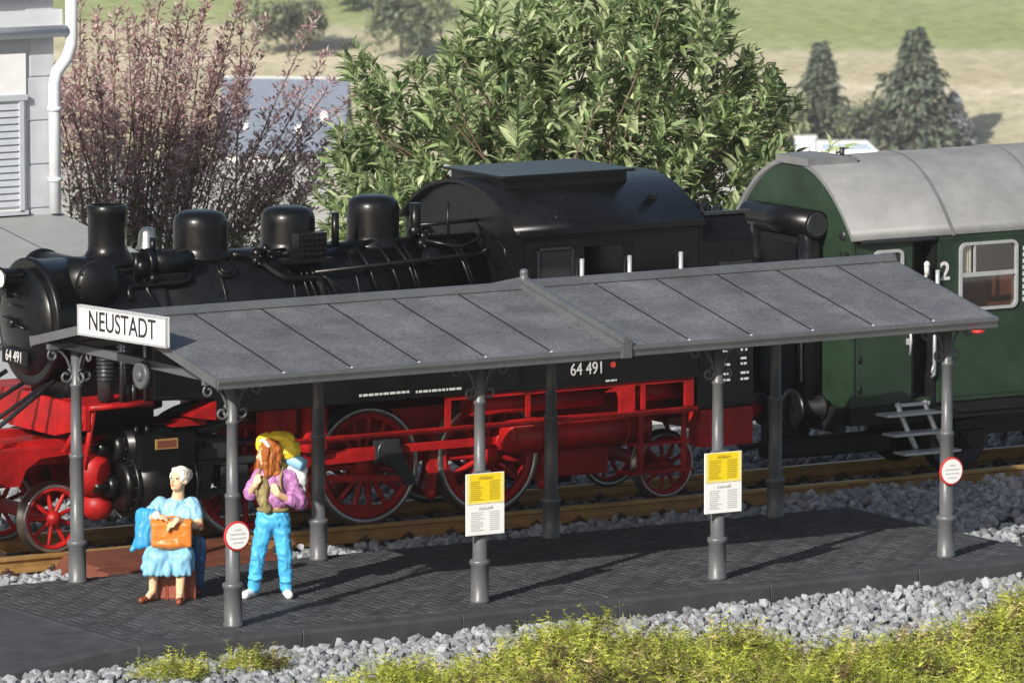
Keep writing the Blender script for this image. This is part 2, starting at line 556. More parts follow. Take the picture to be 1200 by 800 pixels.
def build_ground():
    dn = np.concatenate([np.linspace(-60, 80, 15), np.linspace(82, 142, 31), np.linspace(145, 320, 36), np.linspace(340, 720, 20), np.linspace(725, 1000, 90), np.linspace(1020, 3200, 50)])
    sn = np.concatenate([np.linspace(-1500, -160, 20), np.linspace(-150, 150, 100), np.linspace(160, 1500, 20)])
    D, S = np.meshgrid(dn, sn, indexing='ij')
    Z = terrain_z(D, S)
    X = CAM.x + VH.x * D + VR.x * S
    Y = CAM.y + VH.y * D + VR.y * S
    V = np.stack([X, Y, Z], -1).reshape(-1, 3)
    a, b = len(dn), len(sn)
    I = np.arange(a * b).reshape(a, b)
    Fs = np.stack([I[:-1, :-1], I[:-1, 1:], I[1:, 1:], I[1:, :-1]], -1).reshape(-1, 4)
    m = bpy.data.materials.new('land')
    m.use_nodes = True
    n, l = m.node_tree.nodes, m.node_tree.links
    bs = n['Principled BSDF']
    bs.inputs['Roughness'].default_value = 0.95
    bs.inputs['Specular IOR Level'].default_value = 0.1
    geo = n.new('ShaderNodeNewGeometry')
    sub = n.new('ShaderNodeVectorMath')
    sub.operation = 'SUBTRACT'
    sub.inputs[1].default_value = (CAM.x, CAM.y, 0)
    l.new(geo.outputs['Position'], sub.inputs[0])

    def dot(v):
        q = n.new('ShaderNodeVectorMath')
        q.operation = 'DOT_PRODUCT'
        q.inputs[1].default_value = v
        l.new(sub.outputs[0], q.inputs[0])
        return q.outputs['Value']

    def math_(op, a, b_):
        q = n.new('ShaderNodeMath')
        q.operation = op
        for i, v in enumerate((a, b_)):
            if isinstance(v, (int, float)):
                q.inputs[i].default_value = v
            else:
                l.new(v, q.inputs[i])
        return q.outputs[0]

    def noise(scale, detail=6, rough=0.6):
        q = n.new('ShaderNodeTexNoise')
        q.inputs['Scale'].default_value = scale
        q.inputs['Detail'].default_value = detail
        q.inputs['Roughness'].default_value = rough
        l.new(geo.outputs['Position'], q.inputs['Vector'])
        return q.outputs['Fac']

    def ramp(v, els):
        q = n.new('ShaderNodeValToRGB')
        while len(q.color_ramp.elements) > 1:
            q.color_ramp.elements.remove(q.color_ramp.elements[-1])
        for i, (p, c) in enumerate(els):
            e = q.color_ramp.elements[0] if i == 0 else q.color_ramp.elements.new(p)
            e.position = p
            e.color = (*c, 1)
        l.new(v, q.inputs[0])
        return q.outputs[0]

    def mix(f, a, b_):
        q = n.new('ShaderNodeMix')
        q.data_type = 'RGBA'
        for sck, v in ((q.inputs[0], f), (q.inputs[6], a), (q.inputs[7], b_)):
            if isinstance(v, (int, float)):
                sck.default_value = v
            elif isinstance(v, tuple):
                sck.default_value = (*v, 1)
            else:
                l.new(v, sck)
        return q.outputs[2]

    d, s = dot(tuple(VH)), dot((VR.x, VR.y, 0))
    # fields: distance bands with a wobble, slanting down to the right
    wob = math_('MULTIPLY', math_('SUBTRACT', noise(0.02, 3), 0.5), 26)
    dd = math_('ADD', math_('ADD', d, math_('MULTIPLY', s, 0.30)), wob)
    f = math_('DIVIDE', math_('SUBTRACT', dd, 740), 200)
    tan_, tan2, grn, grn2 = (0.46, 0.415, 0.28), (0.52, 0.47, 0.345), (0.29, 0.345, 0.15), (0.34, 0.375, 0.19)
    bands = ramp(f, [(0.0, tan2), (0.30, tan_), (0.47, tan2), (0.50, (0.62, 0.56, 0.44)), (0.52, tan_), (0.58, tan2), (0.60, grn2), (0.66, grn), (0.80, grn2), (0.9, tan2), (0.95, grn2)])
    spec = ramp(noise(0.5, 9, 0.8), [(0.3, (0.55, 0.56, 0.5)), (0.7, (1.3, 1.28, 1.22))])
    q = n.new('ShaderNodeMix')
    q.data_type = 'RGBA'
    q.blend_type = 'MULTIPLY'
    q.inputs[0].default_value = 1
    l.new(bands, q.inputs[6])
    l.new(spec, q.inputs[7])
    far = q.outputs[2]
    near = ramp(noise(1.4, 8, 0.7), [(0.3, (0.42, 0.40, 0.36)), (0.7, (0.60, 0.575, 0.53))])
    fac = n.new('ShaderNodeMapRange')
    fac.inputs['From Min'].default_value = 150
    fac.inputs['From Max'].default_value = 170
    l.new(d, fac.inputs['Value'])
    l.new(mix(fac.outputs[0], near, far), bs.inputs['Base Color'])
    o = raw_mesh('ground', V, Fs, m, smooth=True)
    tag(o, kind='structure')


build_ground()

# ------------------------------------------------------------------ gravel
def stone_templates(k):
    out = []
    for i in range(k):
        t = bmesh.new()
        bmesh.ops.create_icosphere(t, subdivisions=1, radius=1)
        r = random.Random(100 + i)
        # chop by random planes for crushed-rock facets
        for _ in range(7):
            nrm = Vector((r.gauss(0, 1), r.gauss(0, 1), r.gauss(0, 1))).normalized()
            h = r.uniform(0.5, 0.8)
            for v in t.verts:
                e = v.co.dot(nrm) - h
                if e > 0:
                    v.co -= nrm * e
        t.verts.index_update()
        V = np.array([v.co[:] for v in t.verts])
        V *= np.array([r.uniform(0.8, 1.3), r.uniform(0.7, 1.0), r.uniform(0.6, 0.85)])
        Fa = np.array([[v.index for v in f.verts] for f in t.faces])
        t.free()
        out.append((V, Fa))
    return out


STONES = stone_templates(14)


def rot_mats(n, r):
    q = r.normal(size=(n, 4))
    q /= np.linalg.norm(q, axis=1)[:, None]
    w, x, y, z = q.T
    return np.stack([1 - 2 * (y * y + z * z), 2 * (x * y - z * w), 2 * (x * z + y * w), 2 * (x * y + z * w), 1 - 2 * (x * x + z * z), 2 * (y * z - x * w), 2 * (x * z - y * w), 2 * (y * z + x * w), 1 - 2 * (x * x + y * y)], -1).reshape(n, 3, 3)


def scatter_stones(name, pts, size, m, r):
    Vs, Fs, base = [], [], 0
    which = r.integers(0, len(STONES), len(pts))
    for k, (V, Fa) in enumerate(STONES):
        P = pts[which == k]
        n = len(P)
        if not n:
            continue
        S = size[which == k]
        Rm = rot_mats(n, r)
        W = np.einsum('nij,vj->nvi', Rm, V) * S[:, None, None] + P[:, None, :]
        Vs.append(W.reshape(-1, 3))
        Fs.append((Fa[None] + (np.arange(n) * len(V))[:, None, None]).reshape(-1, 3) + base)
        base += n * len(V)
    return raw_mesh(name, np.concatenate(Vs), np.concatenate(Fs), m)


def gravel_points():
    r = rng
    P, S = [], []

    def zone(x0, x1, y0, y1, n, zf, s0, s1):
        x = r.uniform(x0, x1, n)
        y = r.uniform(y0, y1, n)
        z = zf(x, y) + r.uniform(-0.04, 0.05, n)
        s = r.uniform(s0, s1, n) * (0.75 + 0.5 * r.random(n))
        P.append(np.stack([x, y, z], -1))
        S.append(s * .92)
    # before the platform
    zone(-7, 14, -5.2, -0.72, 11500, lambda x, y: -0.27 + 0.05 * vnoise(x, y, 0.9, 2) - 0.03 * (y + 0.7) * 0, 0.065, 0.115)
    # left of the ramp end and right of the platform
    zone(-9, -4.3, -0.7, 5.5, 2600, lambda x, y: -0.27 + 0 * x, 0.065, 0.115)
    zone(11.45, 22, -0.7, 6.1, 6800, lambda x, y: -0.22 + 0.06 * vnoise(x, y, 0.9, 4), 0.07, 0.125)
    # between platform and rails, between and behind the rails
    zone(-9, 11.6, 4.14, 5.5, 3000, lambda x, y: -0.27 + 0.05 * vnoise(x, y, 0.8, 7), 0.065, 0.12)
    zone(-9, 22, 5.5, 6.25, 2600, lambda x, y: -0.33 + 0.03 * vnoise(x, y, 0.8, 7), 0.055, 0.1)
    zone(-9, 22, 6.6, 7.95, 3800, lambda x, y: -0.36 + 0 * x, 0.055, 0.1)
    zone(-9, 24, 8.2, 12.5, 9000, lambda x, y: -0.34 + 0.08 * smoothstep((y - 8.4) / 1.5) + 0.05 * vnoise(x, y, 0.8, 9), 0.07, 0.12)
    return np.concatenate(P), np.concatenate(S)


gp, gs = gravel_points()
tag(scatter_stones('gravel', gp, gs, M['stone'], rng), 'grey crushed stone ballast lying around platform and rails', 'gravel', kind='stuff')
gb = MB()
gb.box(-30, 45, -14, 14, -0.42, -0.355)
tag(gb.build('gravel_ground', M['grit']), kind='structure')

# ------------------------------------------------------------------ platform
PX0, PX1, PY0, PY1 = -1.62, 11.33, -0.65, 4.08


def build_platform():
    b = MB()
    # one profile along X: flat, then a ramp down at the left end
    prof = [(PX1, -0.34), (PX1, -0.012), (PX0, -0.012), (-4.4, -0.30), (-4.4, -0.34)]
    b.prism(prof, PY0 + 0.03, PY1)
    # kerb along the front, chamfered
    kp = [(PY0 + 0.03, -0.34), (PY0 - 0.02, -0.34), (PY0 - 0.02, -0.05), (PY0 + 0.0, -0.004), (PY0 + 0.16, -0.004), (PY0 + 0.16, -0.02)]
    x = PX0 + 0.01
    while x < PX1 - 0.05:
        x2 = min(x + 2.16, PX1)
        b.prism(kp, x + 0.006, x2 - 0.006, axis='x')
        x = x2
    # narrow edging rows on the two ends
    b.box(PX1 - 0.16, PX1 - 0.005, PY0 + 0.18, PY1 - 0.01, -0.02, -0.004)
    b.box(PX0 + 0.0, PX0 + 0.12, PY0 + 0.18, PY1 - 0.01, -0.02, -0.004)
    o = b.build('platform', M['pavebase'])
    add_bevel(o, 0.006, 1)
    tag(o, 'dark grey platform paved in herringbone bricks under the canopy', 'platform')
    for x in (4.84, ):
        j = MB()
        j.box(x, x + .014, PY0 + .17, PY1 - .02, -.01, .0035)
        j.build('section_joint', M['post'], o)
    # herringbone pavers
    V, Fs = [], []
    L, W, g, h = 0.24, 0.12, 0.008, 0.010
    def brick(cx, cy, lx, ly):
        if cx - lx / 2 < PX0 + 0.12 or cx + lx / 2 > PX1 - 0.16 or cy - ly / 2 < PY0 + 0.16 or cy + ly / 2 > PY1:
            return
        i = len(V)
        a, c = lx / 2 - g, ly / 2 - g
        zt = rng.normal(0, 0.0012)
        tx, ty = rng.normal(0, 0.004, 2)
        for (sx, sy, in_, z) in [(-1, -1, 0, -0.02), (1, -1, 0, -0.02), (1, 1, 0, -0.02), (-1, 1, 0, -0.02), (-1, -1, .012, 0), (1, -1, .012, 0), (1, 1, .012, 0), (-1, 1, .012, 0)]:
            X, Y = sx * (a - in_), sy * (c - in_)
            V.append((cx + X, cy + Y, (z if z < 0 else 0.0 + zt + X * tx + Y * ty)))
        for f in [(4, 5, 6, 7), (0, 1, 5, 4), (1, 2, 6, 5), (2, 3, 7, 6), (3, 0, 4, 7)]:
            Fs.append([i + q for q in f])
    # stack bond of W x W cells: cell (i,j), pattern repeats every 4 along i+j
    ni, nj = int((PX1 - PX0) / W) + 3, int((PY1 - PY0) / W) + 3
    for i in range(-1, ni):
        for j in range(-1, nj):
            k = (i - j) % 4
            x, y = PX0 + i * W, PY0 + 0.03 + j * W
            if k == 0:
                brick(x + W, y + W / 2, L, W)
            elif k == 3:
                pass
            if (i - j) % 4 == 2:
                brick(x + W / 2, y + 0.0, W, L)
    p = raw_mesh('paving_bricks', np.array(V), np.array(Fs), M['pave'], o)
    return o


build_platform()

# crossing of brown boards between the platform and the track
cr = MB()
for k in range(5):
    y0 = 4.16 + k * 0.40
    z1 = -0.13 if k == 0 else (-0.07 if k == 1 else -0.05)
    cr.prism([(0.55 + 0.08 * k, -0.30), (0.75 + 0.08 * k, z1), (3.35, z1 + 0.004 * k), (3.5, -0.3)], y0, y0 + 0.385)
o = cr.build('board_crossing', M['plank'])
add_bevel(o, 0.012)
tag(o, 'red-brown wooden board crossing beside the rails behind the seated woman', 'crossing')

# ------------------------------------------------------------------ track
GY = 7.3
RAILZ = -0.10


def rail(yc, label):
    prof = [(-.05, 0), (.05, 0), (.055, -.012), (.055, -.045), (.018, -.065), (.016, -.15), (.06, -.168), (.105, -.185), (.105, -.2), (-.105, -.2), (-.105, -.185), (-.06, -.168), (-.016, -.15), (-.018, -.065), (-.055, -.045), (-.055, -.012)]
    b = MB()
    for x0, x1 in ((-24, 8.9), (8.906, 34)):
        b.prism([(yc + a, RAILZ + c) for a, c in prof], x0, x1, axis='x')
    tag(b.build('rail', M['brass']), label, 'rail', 'pair of rails under the train')


rail(GY - 0.76, 'weathered brass rail nearest the platform, running under the train')
rail(GY + 0.76, 'dark rail farther from the platform, mostly hidden behind the wheels of the train')
slp = empty('sleeper', (-6, GY, -0.30), 0, 'brown wooden sleeper lying in the ballast under the rails', 'sleeper', 'sleepers under the rails', local=True)
sb = MB()
sb.box(-0.13, 0.13, -1.32, 1.32, -0.1, 0.0, 0.012)
sb.build('timber', M['wood'], slp)
for sy in (-1, 1):
    c = MB()
    c.box(-0.09, 0.09, sy * 0.76 - 0.20, sy * 0.76 + 0.20, 0.0, 0.018)
    for q in (-1, 1):
        c.box(-0.06, 0.06, sy * 0.76 + q * 0.15 - 0.045, sy * 0.76 + q * 0.15 + 0.045, 0.018, 0.05)
        c.cyl((0, sy * 0.76 + q * 0.15, 0.04), (0, sy * 0.76 + q * 0.15, 0.085), 0.028, n=8)
    c.build('rail_chair', M['wood'], slp)
for i in range(1, 42):
    c = copy_tree(slp)
    c.location = (-6 + i * 0.64, GY, -0.30)

# ------------------------------------------------------------------ canopy
S_, D_ = 3.348, 3.81
EZ, RZ = 2.95, 3.44
EY, RY, BY = -0.37, 1.90, 4.17
canopy = empty('platform_canopy', (0, 0, 0), 0, 'grey felt-roofed platform canopy on eight cast-iron posts', 'canopy')


def roof_section(x0, x1, dz):
    b = MB()
    t = 0.05
    b.prism([(EY, EZ + dz), (RY, RZ + dz), (BY, EZ + dz), (BY, EZ - t + dz), (RY, RZ - t + dz), (EY, EZ - t + dz)], x0, x1, axis='x')
    o = b.build('roof_panel', M['roof'], canopy)
    # raised seams of the felt
    q = MB()
    for k in range(1, 6):
        x = x0 + (x1 - x0) * k / 6
        for ya, yb in ((EY, RY), (BY, RY)):
            v = [(x - .012, ya, EZ + dz), (x + .012, ya, EZ + dz), (x + .012, yb, RZ + dz), (x - .012, yb, RZ + dz)]
            q._new([(a, c, e + 0.003) for a, c, e in v] + [(a, c, e - 0.02) for a, c, e in v], [(0, 1, 2, 3), (0, 4, 5, 1), (1, 5, 6, 2), (2, 6, 7, 3), (3, 7, 4, 0)])
    q.build('felt_seam', M['blackm'], o)
    rl = random.Random(int(x0 * 10))
    q = MB()
    c = MB()
    for k in range(6):
        xa, xb = x0 + (x1 - x0) * k / 6 + .02, x0 + (x1 - x0) * (k + 1) / 6 - .02
        for f in (.34, .67):
            f += rl.uniform(-.04, .04)
            y = EY + (RY - EY) * f
            z = EZ + (RZ - EZ) * f + dz
            g = (RZ - EZ) / (RY - EY)
            q._new([(xa, y, z + .0005), (xb, y, z + .0005), (xb, y + .0, z + .006), (xa, y + .0, z + .006), (xa, y + .05, z + .05 * g + .0015), (xb, y + .05, z + .05 * g + .0015)], [(0, 1, 2, 3), (3, 2, 5, 4)])
        if k:
            c.ell((xa - .02, EY + .05, EZ + .05 * .216 + dz + .004), (.022, .03, .010), seg=8)
    q.build('felt_lap', M['roof'], o)
    c.build('felt_clip', M['alu'], o)


roof_section(-0.40, 5.06, 0)
roof_section(5.20, 10.50, 0.012)
b = MB()
for x0, x1, dz in ((-0.42, 5.07, 0), (5.19, 10.53, 0.012)):
    b.prism([(RY - .10, RZ - .012 + dz), (RY - .07, RZ + .05 + dz), (RY - .035, RZ + .075 + dz), (RY + .035, RZ + .075 + dz), (RY + .07, RZ + .05 + dz), (RY + .10, RZ - .012 + dz)], x0, x1, axis='x')
o = b.build('ridge_cap', M['post'], canopy)
add_bevel(o, 0.012, 2, 20)
b = MB()
for x0, x1, dz in ((-0.40, 5.06, 0), (5.20, 10.50, 0.012)):
    for y, s in ((EY, -1), (BY, 1)):
        b.prism([(y + s * .002, EZ + .012 + dz), (y + s * .05, EZ + .012 + dz), (y + s * .055, EZ - .03 + dz), (y + s * .035, EZ - .075 + dz), (y + s * .03, EZ - .115 + dz), (y + s * .002, EZ - .115 + dz)], x0 - .01, x1 + .01, axis='x')
b.build('gutter_fascia', M['post'], canopy)
# joint rib in the middle
b = MB()
for ya, yb in ((EY - .06, RY), (BY + .06, RY)):
    sgn = 1 if yb > ya else -1
    for xo, w, h in ((5.13, 0.035, 0.13), (5.075, 0.025, 0.06), (5.185, 0.025, 0.08)):
        v = [(xo - w, ya, EZ - .06), (xo + w, ya, EZ - .06), (xo + w, yb, RZ - .06), (xo - w, yb, RZ - .06)]
        b._new(v + [(a, c, e + .06 + h) for a, c, e in v], [(0, 3, 2, 1), (4, 5, 6, 7), (0, 1, 5, 4), (1, 2, 6, 5), (2, 3, 7, 6), (3, 0, 4, 7)])
b.box(5.06, 5.20, EY - .07, EY - 0.02, EZ - .12, EZ + .05, 0.01)
b.cyl((5.13, RY, RZ + .03), (5.13, RY, RZ + .17), .06, .05, 12)
b.ell((5.13, RY, RZ + .18), (.055, .055, .05))
b.build('joint_rib', M['post'], canopy)
# gable boards
b = MB()
for x in (-0.425, 10.515):
    for ya in (EY, BY):
        b._new([(x, ya, EZ - .10), (x, RY, RZ - .10), (x, RY, RZ + .01), (x, ya, EZ + .01), (x + .03, ya, EZ - .10), (x + .03, RY, RZ - .10), (x + .03, RY, RZ + .01), (x + .03, ya, EZ + .01)],
               [(0, 1, 2, 3), (4, 7, 6, 5), (0, 4, 5, 1), (1, 5, 6, 2), (2, 6, 7, 3), (3, 7, 4, 0)])
b.build('gable_board', M['post'], canopy)
# beams under the roof
b = MB()
for i in range(4):
    b.box(i * S_ - .045, i * S_ + .045, -0.30, D_ + 0.30, 2.80, 2.90, 0.008)
    for ya, za in ((EY + .1, EZ - .06), (BY - .1, EZ - .06)):
        b.tube([(i * S_, ya, za), (i * S_, RY, RZ - .1)], .035, 6)
for y in (0, D_):
    b.box(-0.38, 10.48, y - .04, y + .04, 2.84, 2.91)
b.build('roof_beam', M['post'], canopy)
b = MB()
b.lathe([(0, -.05), (.125, -.05), (.155, -.06), (.165, -.04), (.165, 0.0), (.11, .03), (0, .03)], (-0.1, 1.95, 2.72), axis='x', n=20)
b.lathe([(0, -.09), (.05, -.085), (.07, -.06), (.07, -.05), (0, -.05)], (-0.1, 1.95, 2.72), axis='x', n=16)
b.cyl((-0.07, 1.95, 2.8), (-0.07, 1.95, 2.9), .03)
b.build('loudspeaker', M['post'], canopy)


def post(x, y):
    b = MB()
    b.lathe([(.118, -0.01), (.118, .03), (.108, .04), (.108, .44), (.125, .455), (.125, .495), (.112, .51), (.085, .515), (.083, 1.50), (.092, 1.51), (.092, 1.54), (.082, 1.555), (.070, 1.56), (.064, 2.36), (.078, 2.375), (.078, 2.40), (.064, 2.42), (.060, 2.80)], (x, y, 0), n=20)
    p = b.build('post', M['post'], canopy)
    # S-scroll brackets
    q = MB()
    dirs = [(1, 0), (-1, 0)]
    dirs.append((0, 1) if y < 1 else (0, -1))
    for dx, dy in dirs:
        pts = []
        # lower curl, close to the post
        for k in range(15):
            t = k / 14
            a = R(150 - 400 * t) + 0
            rr = .03 + .062 * t
            pts.append((.135 + rr * math.cos(a), 2.50 + rr * math.sin(a)))
        # sweep up and out to the upper curl
        end = pts[-1]
        pts2 = [(.06, 2.52), (.085, 2.62), (.13, 2.72), (.20, 2.80), (.29, 2.845)]
        up = []
        for k in range(13):
            t = k / 12
            a = R(100 - 380 * t)
            rr = .075 - .045 * t
            up.append((.315 + rr * math.cos(a), 2.765 + rr * math.sin(a)))
        q.tube([(x + dx * a, y + dy * a, z) for a, z in pts], .017, 6)
        q.tube([(x + dx * a, y + dy * a, z) for a, z in pts2 + up], .016, 6)
    q.build('scroll_bracket', M['post'], p)


for i in range(4):
    for y in (0, D_):
        post(i * S_, y)
b = MB()
b.lathe([(0, -.05), (.06, -.045), (.085, -.02), (.085, 0), (0, 0.0)], (10.22, -0.40, EZ - .118), n=14)
b.build('end_lamp', M['signred'], canopy)

# station name board on the left gable
sgn_dir = Vector((0.172, -1.0, 0)).normalized()       # towards the right-hand edge of the board
srz = math.atan2(sgn_dir.y, sgn_dir.x)
sign = empty('station_sign', (-0.64, 1.43, 3.215), srz, 'white station name board reading NEUSTADT on the gable of the canopy', 'sign', local=True)
W2 = 0.835
b = MB()
b.box(-W2, W2, -0.025, 0.025, 0, 0.36, 0.012)
b.build('board', M['white'], sign)
b = MB()
for z in (0.0, 0.332):
    b.box(-W2 - .004, W2 + .004, -0.036, -0.022, z, z + .028)
for x in (-W2 - .002, W2 - .026):
    b.box(x, x + .028, -0.0355, -0.022, .03, .33)
b.build('rim', M['alu'], sign)
me = text_mesh('NEUSTADT', 0.33, 0.006, 0.76, bold=0.002)
me.transform(Matrix.Translation((0, -0.03, 0.182)) @ FACE_FRONT)
link('lettering', me, M['ink'], sign)
b = MB()
for x in (-0.6, 0.6):
    b.box(x - .03, x + .03, 0.026, 0.20, 0.02, 0.14)
b.build('mount', M['post'], sign)


def timetable(x, label, seed):
    t = empty('timetable_board', (x, -0.13, 0.82), 0, label, 'timetable', 'yellow and white timetables on the canopy posts', local=True)
    r = random.Random(seed)
    b = MB()
    b.box(-0.262, 0.262, 0.0, 0.022, 0, 0.735, 0.004)
    b.build('backing', M['white'], t)
    b = MB()
    b.box(-0.258, 0.258, -0.004, -0.001, 0.372, 0.731)
    b.build('departure_sheet', M['yellow'], t)
    b = MB()
    b.box(-0.256, -0.215, -0.007, -0.0045, 0.375, 0.728)
    b.box(0.215, 0.256, -0.007, -0.0045, 0.375, 0.728)
    b.box(-0.21, 0.21, -0.007, -0.0045, 0.375, 0.398)
    b.build('sheet_border', M['paleyellow'], t)
    b = MB()
    b.box(-0.258, 0.258, -0.004, -0.001, 0.004, 0.368)
    b.build('arrival_sheet', M['white'], t)
    for s, z, m in (('Abfahrt', 0.685, M['ochreink']), ('Ankunft', 0.325, M['greyink'])):
        me = text_mesh(s, 0.062, 0.004, 1.0)
        me.transform(Matrix.Translation((0, -0.008, z)) @ FACE_FRONT)
        link('heading', me, m, t)
    for z0, m in ((0.64, M['ochreink']), (0.275, M['greyink'])):
        b = MB()
        for k in range(10):
            z = z0 - k * 0.0235
            if z < z0 - 0.235:
                break
            dashes(b, -0.205, -0.06 + r.uniform(-.03, .03), -0.005, z, 0.011, r, 0.003)
            dashes(b, 0.05, 0.20 + r.uniform(-.02, .0), -0.005, z, 0.011, r, 0.003)
        b.build('print', m, t)
    b = MB()
    b.box(-.09, .09, 0.022, 0.06, 0.70, 0.755)
    b.build('clamp', M['post'], t)


timetable(S_, 'yellow and white timetable on the second front post, before a red driving wheel', 1)
timetable(2 * S_, 'yellow and white timetable on the third front post, before the red rear beam', 2)


def round_sign(x, label, seed):
    t = empty('round_sign', (x, -0.115, 1.07), 0, label, 'sign', 'round warning signs on the canopy posts', local=True)
    r = random.Random(seed)
    b = MB()
    b.lathe([(0, 0), (.165, 0), (.175, .006), (.175, .018), (0, .018)], (0, 0, 0), axis='y', n=36, smooth=False)
    b.build('rim', M['signred'], t)
    b = MB()
    b.lathe([(0, -.004), (.150, -.004), (.150, 0.0), (0, 0)], (0, -.001, 0), axis='y', n=36, smooth=False)
    b.build('face', M['white'], t)
    b = MB()
    for z, w in ((.075, .045), (.025, .10), (-.025, .10), (-.075, .07)):
        dashes(b, -w, w, -.006, z, .017, r, 0.003)
    b.build('print', M['greyink'], t)
    b = MB()
    b.box(-.085, .085, .0185, .05, -.04, .04)
    b.build('clamp', M['post'], t)


round_sign(0, 'round white sign with red rim on the post beside the standing woman', 3)
round_sign(3 * S_, 'round white sign with red rim on the post before the green coach', 4)

# ------------------------------------------------------------------ locomotive
loco = empty('tank_locomotive', (5.65, GY, RAILZ), 0, 'black steam tank locomotive with red wheels and frame, number 64 491', 'locomotive')
CY = GY
SY = 5.86          # side sheets of tanks, cab and bunker
BZ = 2.70          # boiler centre


def spoked_wheel(name, x, side, r, nsp, width=0.14, cw=None, crank=None):
    """side -1: the wheel nearest the platform"""
    y0 = CY + side * 0.755          # outer face of the tyre
    s = side
    b = MB()
    prof = [(r * .90, 0.0), (r * .985, 0.0), (r, -.012), (r - .004, -.10), (r + .035, -.118), (r + .035, -.145), (r * .90, -.15)]
    prof.append(prof[0])
    b.lathe([(a, y0 - CY + s * h) for a, h in prof[:-1]] + [(prof[0][0], y0 - CY)], (x, CY, RAILZ + r), axis='y', n=64)
    tyre = None
    c = MB()
    o = (x, CY, RAILZ + r)
    yy = y0 - CY
    # rim ring
    ring = [(r * .80, yy - s * .012), (r * .902, yy + s * .002), (r * .902, yy - s * .13), (r * .80, yy - s * .12), (r * .80, yy - s * .012)]
    c.lathe(ring, o, axis='y', n=64)
    # hub
    c.lathe([(0, yy + s * .05), (r * .13, yy + s * .05), (r * .15, yy + s * .03), (r * .22, yy + s * .015), (r * .22, yy - s * .14), (0, yy - s * .14)], o, axis='y', n=32)
    for k in range(nsp):
        a = 2 * math.pi * (k + .5) / nsp
        d = Vector((math.cos(a), 0, math.sin(a)))
        c.cyl(Vector(o) + d * r * .18 + Vector((0, yy - s * .055, 0)), Vector(o) + d * r * .83 + Vector((0, yy - s * .065, 0)), .046 * (r / .75) ** .5, .033 * (r / .75) ** .5, 8, caps=False)
    if cw is not None:
        a0, half = cw
        pts_o = [(r * .82 * math.cos(a0 + half * (2 * k / 16 - 1)), r * .82 * math.sin(a0 + half * (2 * k / 16 - 1))) for k in range(17)]
        c.prism([(x + a, RAILZ + r + e) for a, e in pts_o], CY + yy - s * .008, CY + yy - s * .12)
    if crank is not None:
        c.cyl((x + crank[0], CY + yy, RAILZ + r + crank[1]), (x + crank[0], CY + yy + s * .04, RAILZ + r + crank[1]), .14, n=20)
    w = c.build(name, M['red'], loco)
    b.build('tyre', M['steel'], w)
    # paint line: thin pale edge of the tyre is bare metal already
    return w


CR = (-0.02, 0.22)      # crank offset from the axle (pin up, as in the photograph)
CR = (0.17, 0.20)
DX = [3.85, 5.65, 7.45]
for x in DX:
    for s in (-1, 1):
        k = CR if s < 0 else (-CR[1], CR[0])
        spoked_wheel('driving_wheel', x, s, 0.75, 15, cw=(math.atan2(-k[1], -k[0]) - .35 if x != 5.65 else math.atan2(-1, -.1), .62 if x == 5.65 else .42), crank=k)
for x in (1.15, 10.15):
    for s in (-1, 1):
        spoked_wheel('carrying_wheel', x, s, 0.425, 9)
b = MB()
for x in DX + [1.15, 10.15]:
    rr = .75 if x in DX else .425
    b.cyl((x, CY - .72, RAILZ + rr), (x, CY + .72, RAILZ + rr), .09, n=14)
b.build('axle', M['red'], loco)

